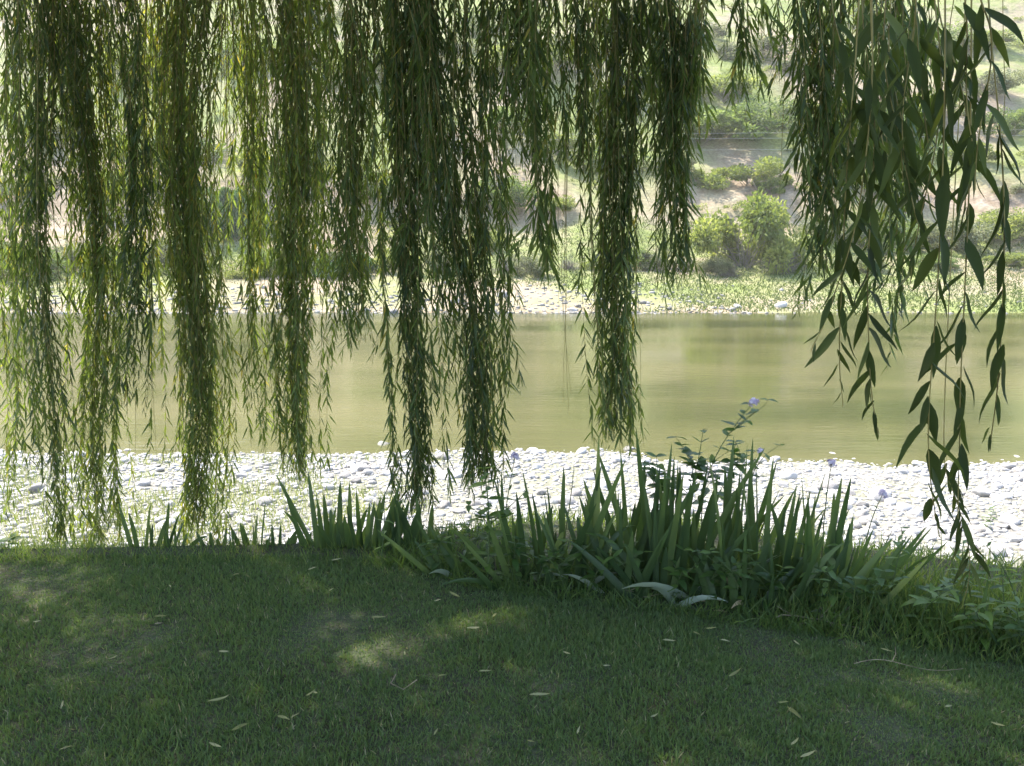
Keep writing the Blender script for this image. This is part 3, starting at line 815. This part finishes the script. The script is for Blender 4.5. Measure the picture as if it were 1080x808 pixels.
# near branches with long broad leaves ---------------------------------
def near(paths, L0, W0, step, label, tone=.4, ang=(14, 52)):
    bL, bT = Bag(), Bag()
    first = True
    for pts in paths:
        Y = pts[0][2]
        w3 = [at(u, v, yy) for u, v, yy in pts]
        top = np.array([w3[0][0] * 1.0, w3[0][1] + .15, 2.9])
        P0 = np.array([top] + w3)
        s = np.linspace(0, 1, 26); cs = np.linspace(0, 1, len(P0))
        P = np.stack([np.interp(s, cs, P0[:, i]) for i in range(3)], -1)
        for _ in range(3): P[1:-1] = (P[:-2] + 2 * P[1:-1] + P[2:]) / 4
        if first:
            V, F = limb(P[0], .006, .03); bT.add(V, F); first = False
            anchor = P[0]
        else:
            C = strand_path(anchor, P[0], 6, .01); V, F = tube(C, .003, 4); bT.add(V, F)
        P[:, 0] += .012 * np.sin(np.linspace(0, rng.uniform(4, 8), len(P)) + rng.uniform(0, 6)); P[:, 1] += .015 * np.sin(np.linspace(0, 6, len(P)) + rng.uniform(0, 6))
        V, F = tube(P, np.linspace(.0014, .0008, len(P)), 5); bT.add(V, F)
        strand_leaves(bL, P[8:] if len(pts) > 3 else P[4:], L0, W0, step * .78, ang=ang, prof=P_LANCE, droop=.18, tone=tone, tonev=.27, jitter=.002, fold=.18, wave=.09)
    br = bT.build('hanging_branch', M['twig'], willow, TB)
    br['label'] = label
    bL.build('foliage', M['near_leaf'], br, TB)

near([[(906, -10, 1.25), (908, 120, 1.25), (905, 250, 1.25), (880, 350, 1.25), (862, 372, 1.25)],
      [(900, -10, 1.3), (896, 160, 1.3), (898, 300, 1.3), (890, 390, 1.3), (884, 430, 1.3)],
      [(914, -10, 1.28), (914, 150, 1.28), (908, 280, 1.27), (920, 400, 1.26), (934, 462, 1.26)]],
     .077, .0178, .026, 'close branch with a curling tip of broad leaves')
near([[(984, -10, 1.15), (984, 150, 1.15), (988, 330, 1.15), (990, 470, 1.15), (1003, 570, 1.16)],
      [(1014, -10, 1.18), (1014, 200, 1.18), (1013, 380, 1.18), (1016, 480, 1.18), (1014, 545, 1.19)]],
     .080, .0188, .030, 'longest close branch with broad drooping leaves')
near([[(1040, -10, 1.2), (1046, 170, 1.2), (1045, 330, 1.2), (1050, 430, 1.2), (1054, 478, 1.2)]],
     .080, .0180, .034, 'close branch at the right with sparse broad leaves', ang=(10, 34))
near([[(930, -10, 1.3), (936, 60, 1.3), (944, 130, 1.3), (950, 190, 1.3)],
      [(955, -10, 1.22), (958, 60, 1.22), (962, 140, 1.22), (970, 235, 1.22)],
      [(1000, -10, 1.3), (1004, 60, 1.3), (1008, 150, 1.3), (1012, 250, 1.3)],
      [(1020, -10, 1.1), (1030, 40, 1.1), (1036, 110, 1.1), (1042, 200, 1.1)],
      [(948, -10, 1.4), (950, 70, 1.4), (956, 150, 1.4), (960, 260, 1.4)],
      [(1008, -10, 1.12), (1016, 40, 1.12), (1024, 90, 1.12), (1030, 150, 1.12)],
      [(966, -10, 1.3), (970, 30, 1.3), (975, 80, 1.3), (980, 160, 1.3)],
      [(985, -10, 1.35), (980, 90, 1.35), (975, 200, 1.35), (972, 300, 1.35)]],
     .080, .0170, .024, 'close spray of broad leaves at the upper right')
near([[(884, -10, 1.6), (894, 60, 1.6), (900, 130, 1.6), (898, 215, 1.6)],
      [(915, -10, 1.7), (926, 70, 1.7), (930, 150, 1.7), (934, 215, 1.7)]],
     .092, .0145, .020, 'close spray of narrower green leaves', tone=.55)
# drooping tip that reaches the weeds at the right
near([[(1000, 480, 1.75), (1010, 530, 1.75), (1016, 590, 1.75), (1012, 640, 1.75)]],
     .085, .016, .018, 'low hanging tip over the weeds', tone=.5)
# a bare thread-like twig at the far right
bT = Bag()
P = np.array([at(1057, 155, 1.5), at(1060, 100, 1.5), at(1058, 30, 1.5), at(1057, -60, 1.5), at(1050, -300, 1.6)])
V, F = limb(P[-1], .003, .02); bT.add(V, F)
V, F = tube(P, .0007, 4); bT.add(V, F)
br = bT.build('hanging_branch', M['twig'], willow, TB); br['label'] = 'bare thread-like twig'

# main limbs of the crown
for k in range(9):
    a = k * .7 + .2
    end = np.array([-1.2 + 6.8 * math.cos(a), .2 + 5.6 * math.sin(a), 5.2 + rng.random()])
    if end[1] > 0: end[2] = max(end[2], 5.4)
    V, F = limb(end, .03, .14)
    obj('main_limb', V - TB, F, M['bark'], willow)

# ------------------------------------------------------------------ irises
def iris(u, v, hpx, n, lean=0.0, spread=.32, pale=0, dry=0, Y=None, wscale=1.0):
    """one fan of sword leaves; hpx = leaf height in pixels"""
    if Y is None: p = ground(u, v)
    else:
        p = at(u, v, Y); p[2] = float(zt(p[0], p[1]))
    depth = p[1] * cp - (p[2] - CAMH) * sp
    H = hpx * (1.04 if 320 < u < 875 else .86) * depth / FPX
    rt = empty('iris_plant', p)
    fa = rng.normal() * .45                       # fan plane roughly across the view
    fx = np.array([math.cos(fa), math.sin(fa), 0]); fn = np.array([-math.sin(fa), math.cos(fa), 0])
    for i in range(n):
        k = (i - (n - 1) / 2) / max(1, (n - 1) / 2)
        th = lean + spread * k + rng.normal() * .14
        L = H * (1.03 - .26 * abs(k) + rng.normal() * .12) / max(.72, math.cos(th))
        L = max(L, .3 * H)
        D = fx * math.sin(th) + np.array([0, 0, 1]) * math.cos(th) + fn * rng.normal() * .07
        base = fx * (k * .022 * n / 2) + fn * rng.normal() * .012 + np.array([0, 0, -.03])
        W = rng.uniform(.026, .040) * wscale * (.75 + .25 * H / .6)
        isp, isd = i < pale, pale <= i < pale + dry
        bend = 0.0
        if isp or isd:
            th2 = (1 if rng.random() > .6 else -1) * rng.uniform(.45, .85)
            D = fx * math.sin(th2) + np.array([0, 0, 1]) * math.cos(th2) + fn * -.25
            bend = rng.uniform(.34, .50); L *= .85 if isp else .55
            if isd: W *= .7
        elif rng.random() < .45: bend = rng.uniform(.06, .55) ** 1.3
        mat = M['iris_pale'] if isp else M['iris_dry'] if isd else M['iris']
        prof = P_SWORD
        V, F, r = leaves([base], [D], [fn + fx * rng.normal() * .35], L, W, prof, droop=bend, fold=.12, wave=.012, rnd=[np.clip(rng.normal() * .25 + .42, 0, 1)])
        o = obj('sword_leaf', V, F, mat, rt, r)
        if isp: o['label'] = 'arching leaf showing a pale grey green face'
        if isd: o['label'] = 'withered tan leaf bent over'
    return rt, u, v, H, lean, pale, dry

I = []
# sparse irises behind the crest of the lawn (left)
for u, hpx, n, ln, Y in [(150, 62, 4, .02, 4.0), (172, 58, 5, .15, 4.02), (189, 40, 4, .3, 4.0), (228, 36, 4, -.1, 4.02), (246, 48, 5, .05, 4.0), (262, 40, 4, -.1, 4.05), (274, 66, 6, .18, 4.0), (296, 34, 5, .1, 4.02), (312, 26, 4, .2, 4.05)]:
    I.append(iris(u, 588, hpx, n, ln, .22, Y=Y, wscale=.8))
for u, v, hpx, n, ln in [(334, 586, 74, 6, -.12), (350, 588, 62, 6, .0), (366, 587, 78, 6, .08), (384, 588, 74, 6, .05), (398, 590, 84, 5, .1), (416, 590, 60, 5, .2), (430, 590, 58, 5, .05), (444, 592, 62, 4, -.1)]:
    I.append(iris(u, v, hpx, n, ln, .16, Y=3.98))
for u, v, hpx, n, ln, spd, pale, dry in [(472, 604, 64, 5, -.32, .42, 0, 0), (490, 606, 70, 4, -.3, .3, 1, 0), (506, 596, 50, 4, .1, .4, 0, 0), (534, 606, 92, 5, -.2, .3, 0, 0), (552, 610, 110, 6, -.14, .26, 0, 0),
        (574, 612, 122, 6, -.04, .24, 1, 0), (590, 604, 128, 7, .02, .2, 0, 0), (608, 612, 138, 7, .03, .26, 0, 0), (630, 618, 120, 6, -.1, .3, 1, 0), (648, 612, 118, 7, .0, .24, 0, 0), (664, 622, 124, 6, .05, .2, 0, 0),
        (680, 620, 140, 7, .02, .16, 0, 0), (694, 612, 136, 7, .06, .18, 0, 0), (706, 626, 142, 7, -.03, .18, 0, 0), (722, 618, 146, 7, .04, .18, 0, 0), (738, 630, 150, 7, .0, .2, 3, 1), (752, 616, 140, 7, .08, .2, 0, 0),
        (768, 630, 156, 7, .06, .22, 2, 0), (784, 620, 150, 7, .04, .2, 0, 0), (800, 634, 158, 7, .05, .22, 1, 1), (816, 622, 120, 6, .2, .25, 0, 0), (832, 636, 112, 7, .16, .3, 0, 0), (848, 630, 116, 7, .02, .2, 0, 0),
        (864, 634, 124, 7, .05, .2, 0, 0), (878, 642, 112, 7, .25, .26, 0, 0), (890, 646, 118, 7, .42, .3, 1, 0), (902, 648, 110, 7, .6, .32, 0, 0), (914, 652, 96, 6, .75, .3, 0, 0), (860, 648, 92, 6, .35, .4, 0, 0),
        (640, 604, 90, 6, -.25, .3, 0, 0), (716, 604, 128, 6, .1, .22, 0, 0), (668, 606, 118, 6, -.06, .2, 0, 0), (900, 630, 90, 6, .3, .3, 0, 0), (600, 622, 84, 6, -.2, .4, 0, 0), (656, 630, 90, 6, .15, .4, 1, 0), (690, 634, 96, 6, -.2, .35, 0, 0), (726, 636, 100, 7, .1, .4, 2, 1), (760, 640, 96, 6, -.1, .4, 1, 0), (790, 644, 96, 7, .2, .4, 0, 1), (826, 646, 90, 6, .25, .4, 0, 0), (850, 612, 104, 6, .1, .2, 0, 0), (780, 606, 120, 6, .0, .2, 0, 0), (540, 618, 70, 6, -.3, .45, 0, 0)]:
    I.append(iris(u, v, hpx, n, ln, spd, pale, dry))
# narrow lone blades in the weeds at the right
for u, v, hpx, n, ln in [(996, 670, 72, 4, .05), (1034, 676, 84, 4, .0), (966, 664, 62, 3, .1), (1068, 684, 70, 4, -.2)]:
    I.append(iris(u, v, hpx, n, ln, .18, wscale=.6))
I.sort(key=lambda t_: t_[1])
for k, (rt, u, v, H, ln, pale, dry) in enumerate(I):
    if u < 320: zone, key = 'behind the left lawn crest', 'a'
    elif u < 450: zone, key = 'in the small dark clump', 'b'
    elif u < 660: zone, key = 'in the left main bed', 'c'
    elif u < 930: zone, key = 'in the right main bed', 'd'
    else: zone, key = 'in the tall grass at right', 'e'
    idx = sum(1 for t_ in I[:k] if (t_[1] < 320 and key == 'a') or (320 <= t_[1] < 450 and key == 'b') or (450 <= t_[1] < 660 and key == 'c') or (660 <= t_[1] < 930 and key == 'd') or (t_[1] >= 930 and key == 'e'))
    look = 'iris fan with pale arching leaves' if pale else 'iris fan leaning far right' if ln > .35 else 'iris fan leaning left' if ln < -.2 else 'tall upright iris fan' if H > .5 else 'short upright iris fan'
    tag(rt, f'{look}, {ords[idx]} from left {zone}', 'iris', 'irises along the lawn edge')

# ------------------------------------------------------------------ flowers and weeds
def stem_plant(name, label, cat, group, pts, nleaf, Ll, Wl, mat, flower=0.0, prof=P_OVATE, opp=True, branches=0, s0=.25, rad=.0035):
    """pts: list of 3-D points from the ground up"""
    P0 = np.array(pts); loc = P0[0].copy(); P0 = P0 - loc
    s = np.linspace(0, 1, 12); c = np.linspace(0, 1, len(P0))
    P = np.stack([np.interp(s, c, P0[:, i]) for i in range(3)], -1)
    for _ in range(2): P[1:-1] = (P[:-2] + 2 * P[1:-1] + P[2:]) / 4
    rt = empty(name, loc)
    bS, bL = Bag(), Bag()
    V, F = tube(P, np.linspace(rad, rad * .45, 12), 5); bS.add(V, F)
    lines = [P]
    for _ in range(branches):
        j = rng.integers(4, 9); a = rng.uniform(0, 6.28); l = rng.uniform(.10, .22)
        e = P[j] + np.array([math.cos(a) * l * .8, math.sin(a) * l * .5, l * .7])
        Q = strand_path(P[j], e, 8, .01); V, F = tube(Q, np.linspace(rad * .6, rad * .3, 8), 4); bS.add(V, F); lines.append(Q)
    for Q in lines:
        m_ = nleaf if Q is P else max(3, nleaf // 3)
        for i in range(m_):
            f = (s0 if Q is P else .2) + (.98 - (s0 if Q is P else .2)) * i / max(1, m_ - 1)
            b_ = np.array([np.interp(f, np.linspace(0, 1, len(Q)), Q[:, k_]) for k_ in range(3)])
            a = i * 1.57 + rng.normal() * .3
            for sgn in ((0, math.pi) if opp else (0,)):
                az = a + sgn
                el = rng.uniform(.05, .7)
                D = np.array([math.cos(az) * math.cos(el), math.sin(az) * math.cos(el), math.sin(el)])
                k2 = rng.uniform(.7, 1.15) * (1.05 - .45 * f)
                bL.add(*leaves([b_], [D], [np.array([-D[0] * .4 + rng.normal() * .2, -D[1] * .4 + rng.normal() * .2, 1])], Ll * k2, Wl * k2, prof, droop=rng.uniform(.1, .6), fold=.12))
    bS.build('stem', M['stem'], rt); bL.build('foliage', M[mat], rt)
    if flower:
        bF = Bag(); tip = P[-1]; n = 26
        d = unit(rdir(n) + [0, 0, .5]); C = tip + d * flower * rng.uniform(.45, 1, n)[:, None]
        for ci, di in zip(C, d):
            a0 = rng.uniform(0, 6.28); x_ = unit(np.cross(di, [.3, .2, .9])); y_ = np.cross(di, x_)
            th = a0 + np.arange(5) * 2 * math.pi / 5
            DD = np.cos(th)[:, None] * x_ + np.sin(th)[:, None] * y_ + di * .25
            bF.add(*leaves(np.repeat(ci[None], 5, 0), DD, np.repeat(di[None], 5, 0), flower * .42, flower * .27, ([0, .5, .85, 1], [.3, 1, .8, .25]), droop=.1, rnd=np.full(5, rng.random())))
            V, F = tube(np.array([tip - [0, 0, flower * .3], (tip + ci) / 2, ci]), .0008, 3); bF.add(V, F, np.zeros(len(V)))
        bF.build('flower_head', M['petal'], rt)
    return tag(rt, label, cat, group)

def up(u, v, *tops, Y=None):
    p = ground(u, v)
    return [p] + [at(a, b_, p[1] + (Y or 0)) for a, b_ in tops]

G = 'lilac flowering stems behind the irises'
stem_plant('flowering_plant', 'tallest leaning stem with a round lilac flower head in front of the river', 'flower', G, up(742, 600, (738, 540), (748, 490), (772, 452), (795, 424)), 9, .090, .042, 'weed', .025, branches=3)
stem_plant('flowering_plant', 'dull lilac flower head before white cobbles, right of tall irises', 'flower', G, up(866, 612, (868, 560), (872, 520), (877, 489)), 6, .05, .014, 'weed', .022, prof=P_LANCE)
stem_plant('flowering_plant', 'small faded flower head over the white cobbles at right', 'flower', G, up(908, 620, (912, 575), (920, 545), (931, 521)), 5, .04, .012, 'weed', .022, prof=P_LANCE)
stem_plant('flowering_plant', 'lilac flower head above the bright leafy plant beside a hanging branch', 'flower', G, up(536, 602, (530, 560), (536, 520), (543, 482)), 6, .06, .018, 'weed', .022, prof=P_LANCE)
stem_plant('flowering_plant', 'small lilac flowers low over the iris tips, under the tallest lilac head', 'flower', G, up(790, 604, (786, 540), (794, 500), (802, 476)), 8, .055, .028, 'weed', .016, branches=2)
G = 'leafy weeds in the iris bed'
stem_plant('leafy_weed', 'bright green leafy stem standing below the thick hanging branch', 'weed', G, up(514, 616, (516, 570), (515, 526), (510, 492)), 13, .115, .046, 'weed_bright', rad=.005, branches=2, s0=.08)
stem_plant('leafy_weed', 'round leaved shoot rising over the iris tips, left of the tallest lilac head', 'weed', G, up(722, 600, (722, 540), (736, 490), (742, 452)), 8, .095, .055, 'weed', branches=6)
stem_plant('leafy_weed', 'round leaved shoot among the iris tips with two side shoots', 'weed', G, up(700, 600, (700, 540), (694, 505), (692, 480)), 7, .09, .052, 'weed', branches=4)
stem_plant('leafy_weed', 'round leaved shoot just left of the faded low lilac flowers', 'weed', G, up(764, 600, (762, 530), (770, 490), (776, 468)), 7, .09, .052, 'weed', branches=5)
stem_plant('leafy_weed', 'yellow green shoot between the small dark iris clump and the main bed', 'weed', G, up(402, 596, (404, 570), (406, 545), (404, 525)), 5, .06, .026, 'weed_bright')
stem_plant('leafy_weed', 'curling bright shoot at the right end of the irises', 'weed', G, up(936, 650, (944, 600), (952, 575), (951, 556)), 7, .09, .024, 'weed_bright', prof=P_LANCE)
stem_plant('leafy_weed', 'upright broad leaved weed under the low willow tip', 'weed', G, up(1016, 672, (1018, 640), (1014, 600), (1016, 572)), 8, .10, .030, 'weed', prof=P_LANCE)
stem_plant('leafy_weed', 'broad leaved weed at the right edge of the tall grass', 'weed', G, up(1056, 678, (1060, 650), (1058, 620), (1056, 600)), 7, .11, .030, 'weed_bright', prof=P_LANCE)
stem_plant('leafy_weed', 'bright leaning weed at the left end of the tall grass', 'weed', G, up(968, 672, (972, 650), (984, 625)), 6, .12, .034, 'weed_bright', prof=P_LANCE, s0=.1, branches=2)
stem_plant('leafy_weed', 'bushy bright weed in the middle of the tall grass', 'weed', G, up(1036, 684, (1036, 660), (1042, 636)), 7, .12, .036, 'weed_bright', prof=P_LANCE, s0=.1, branches=3)
stem_plant('leafy_weed', 'low broad leaved weed at the right border of the picture', 'weed', G, up(1074, 690, (1076, 664), (1072, 640)), 7, .13, .038, 'weed', prof=P_LANCE, s0=.1, branches=2)
stem_plant('leafy_weed', 'wiry weed leaning over the white cobbles at the right edge', 'weed', G, up(1078, 680, (1076, 640), (1060, 600), (1040, 575)), 5, .07, .018, 'weed', prof=P_LANCE)
stem_plant('leafy_weed', 'yellow green leafy weed behind the lawn crest at the far left', 'weed', G, [at(8, 590, 4.0) + [0, 0, -.08], at(8, 575, 4.0), at(12, 566, 4.0)], 8, .10, .04, 'weed_bright', s0=.05)
stem_plant('leafy_weed', 'second yellow green leafy weed at the far left, nearer the edge of the picture', 'weed', G, [at(-10, 590, 3.95) + [0, 0, -.08], at(-6, 580, 3.95), at(-4, 560, 3.95)], 7, .10, .04, 'weed_bright', s0=.05)
spots = [(462, 612), (500, 616), (540, 622), (566, 628), (596, 630), (622, 632), (650, 632), (676, 636), (712, 640), (744, 642), (776, 648), (806, 648), (838, 650), (872, 656), (930, 658), (960, 664), (905, 660), (572, 606), (632, 606), (486, 596)]
spots = sorted(spots[:17]) + spots[17:]
for k, (u, v) in enumerate(spots):
    p = ground(u, v - 6); h = rng.uniform(.12, .24); dx = rng.normal() * .06
    stem_plant('leafy_weed', f'low dark weed, {ords[k]} from left at the foot of the irises' if k < 17 else ['low leafy weed hidden between iris fans in the left part of the bed', 'low leafy weed between iris fans near the middle of the bed', 'low leafy weed just right of the bright leafy stem'][k - 17],
               'weed', G, [p, p + [dx * .5, -.02, h * .6], p + [dx * 1.4, -.05, h]], rng.integers(5, 8), .09, .038, 'weed', s0=.05, branches=2)
# small ragged plants growing among the cobbles
for k, (u, v, lab) in enumerate([(1040, 560, 'small grey green plant growing among the white cobbles at the right'), (222, 520, 'low pale plant among the cobbles right of the widest left branch')]):
    p = ground(u, v, 7)
    stem_plant('leafy_weed', lab, 'weed', 'plants among the cobbles', [p, p + [.03, 0, .15], p + [.08, 0, .3]], 8, .12, .03, 'weed', s0=.05, branches=4)

# dead stalks at the foot of the irises
for k, (a, b_, lab) in enumerate([((800, 652), (905, 668), 'long dry stalk lying along the foot of the irises'), ((852, 650), (842, 632), 'short dry stalk leaning on the irises'),
                                  ((880, 664), (850, 640), 'thin dry stalk crossing under the right-leaning irises'), ((700, 640), (652, 628), 'dry stalk under the tall upright irises'),
                                  ((560, 618), (500, 606), 'pale dry stalk at the left end of the iris bed'), ((836, 662), (905, 654), 'pale forked dry stalk at the lawn edge under the irises')]):
    p, q = ground(*a), ground(*b_)
    rt = empty('dry_stalk', p)
    mid = (p + q) / 2; mid[2] = max(mid[2], float(zt(mid[0], mid[1]))) + .05; q = q + [0, 0, .02]
    s = np.linspace(0, 1, 9)[:, None]
    P = (1 - s) ** 2 * p + 2 * s * (1 - s) * mid + s ** 2 * q + rng.normal(size=(9, 3)) * .006
    bg = Bag(); V, F = tube(P - p, np.linspace(.0035, .0015, 9), 5); bg.add(V, F)
    for j in (3, 5, 6):
        e = P[j] - p; d = unit(rng.normal(size=3) + [0, 0, .5]) * .09
        V, F = tube(np.stack([e, e + d * .5 + rng.normal(size=3) * .006, e + d]), [.0018, .0012, .0008], 4); bg.add(V, F)
    o = bg.build('dry_stalk', M['dry'], None)
    o.location = tuple(p); bpy.data.objects.remove(rt); tag(o, lab, 'stalk', 'dry stalks at the iris bed')
# fallen twig on the lawn
p, q = ground(900, 708), ground(1012, 712)
s = np.linspace(0, 1, 14)[:, None]
P = p + s * (q - p) + np.concatenate([np.zeros((14, 1)), np.sin(s * 5) * .02, .030 + .010 * np.sin(s * 7)], 1)
bg = Bag(); V, F = tube(P - p, np.linspace(.0017, .0008, 14), 5); bg.add(V, F)
V, F = tube(np.array([P[5], P[5] + [.01, 0, .03], P[5] + [.005, 0, .06]]) - p, [.0018, .0014, .001], 4); bg.add(V, F)
o = bg.build('fallen_twig', M['dry']); o.location = tuple(p); tag(o, 'thin pale twig lying on the lawn at the right', 'twig')
p, q = ground(418, 722), ground(440, 728)
P = np.array([p, p + [-.01, -.06, .0], (p + q) / 2 + [0, -.08, 0], q]) + [0, 0, .04]
V, F = tube(P - p, .0018, 5)
o = obj('fallen_twig', V, F, M['dry']); o.location = tuple(p); tag(o, 'short hooked dry twig in the middle of the lawn', 'twig')

# ------------------------------------------------------------------ fallen willow leaves
FL = [(232, 745, 26, 10, 'w'), (255, 773, 24, 35, 'y'), (228, 794, 22, -18, 'w'), (72, 796, 18, 25, 'w'), (66, 750, 16, -60, 'w'), (300, 764, 18, -12, 'w'), (312, 762, 14, 40, 'w'), (333, 738, 12, -30, 'w'), (328, 738, 14, 40, 'w'),
      (237, 694, 14, -8, 'w'), (355, 596, 16, 0, 'w'), (250, 612, 10, 0, 'y'), (262, 612, 10, -20, 'y'), (180, 624, 10, -40, 'w'), (170, 655, 14, 15, 'w'), (168, 663, 10, 25, 'b'), (350, 627, 12, 50, 'w'), (330, 606, 12, 0, 'w'),
      (480, 632, 18, -28, 'y'), (462, 640, 10, -10, 'w'), (400, 657, 18, 0, 'w'), (500, 669, 18, -4, 'w'), (522, 654, 12, 55, 'w'), (467, 718, 14, 30, 'y'), (512, 714, 16, 8, 'w'), (427, 696, 12, -70, 'w'), (598, 696, 14, -35, 'w'),
      (570, 739, 26, 4, 'w'), (706, 682, 16, -8, 'w'), (735, 674, 12, -40, 'w'), (750, 669, 14, 0, 'y'), (765, 681, 12, 0, 'w'), (840, 684, 12, -60, 'w'), (838, 759, 26, -55, 'y'), (826, 748, 14, 0, 'y'), (838, 790, 18, 30, 'w'),
      (852, 805, 22, 10, 'w'), (775, 718, 20, 20, 'y'), (1052, 772, 16, -30, 'w'), (1000, 752, 12, 10, 'w'), (935, 692, 14, -20, 'w'), (690, 762, 12, 20, 'w'), (610, 778, 14, 60, 'w'), (560, 790, 12, -20, 'y'), (120, 700, 12, 30, 'w'), (40, 662, 10, 0, 'w'), (460, 780, 12, 60, 'w'), (640, 708, 10, 15, 'w')]
lookw = {'w': 'pale curled fallen leaf', 'y': 'yellowish fallen leaf', 'b': 'dark brown fallen leaf'}
cells = {}
for i, (u, v, lp, an, kd) in enumerate(FL):
    row = 'along far lawn crest' if v < 650 else 'across mid lawn' if v < 715 else 'on nearest lawn'
    col_ = 'at left' if u < 300 else 'left of centre' if u < 480 else 'right of centre' if u < 720 else 'at right'
    cells.setdefault((row, col_), []).append(i)
for (row, col_), ids in cells.items():
    ids.sort(key=lambda i: FL[i][0])
    for j, i in enumerate(ids):
        u, v, lp, an, kd = FL[i]
        p = ground(u, v); depth = p[1] * cp - (p[2] - CAMH) * sp
        L = lp / FPX * depth * .88
        a = math.radians(an); D = np.array([math.cos(a), math.sin(a) * 1.6, .06 + rng.normal() * .1])
        V, F, r = leaves([[0, 0, 0]], [D], [[rng.normal() * .4, -.5, 1]], L, L * rng.uniform(.10, .15) + .0025, P_LANCE, droop=rng.uniform(-.15, .2), fold=.2, wave=.08, rnd=[{'w': rng.uniform(.5, 1), 'y': rng.uniform(.2, .5), 'b': 0}[kd]])
        V[:, 0:2] -= V[:, 0:2].mean(0)
        o = obj('fallen_leaf', V, F, M['fallen'] if kd != 'b' else M['dry'], None, r)
        o.location = (p[0], p[1], p[2] + .026)
        rank = '' if len(ids) == 1 else f', {ords[j]} from the left there'
        tag(o, f'{lookw[kd]} {row} {col_}{rank}', 'leaf', 'fallen willow leaves on the lawn')

# ------------------------------------------------------------------ haze
hv = np.array([[x, y, z] for z in (-6.0, 84.0) for y in (-32.0, 232.0) for x in (-352.0, 352.0)])
hf = np.array([[0, 2, 3, 1], [4, 5, 7, 6], [0, 1, 5, 4], [2, 6, 7, 3], [0, 4, 6, 2], [1, 3, 7, 5]])
m = bpy.data.materials.new('haze'); m.use_nodes = True
nd = m.node_tree.nodes; nd.remove(nd['Principled BSDF'])
pv = nd.new('ShaderNodeVolumePrincipled'); pv.inputs['Density'].default_value = HAZE
pv.inputs['Color'].default_value = (.98, .96, .88, 1); pv.inputs['Anisotropy'].default_value = .35
m.node_tree.links.new(pv.outputs[0], nd['Material Output'].inputs['Volume'])
hz = obj('haze', hv, hf, m, smooth=False)
tag(hz, 'bright summer haze over the river valley', 'haze', kind='stuff')
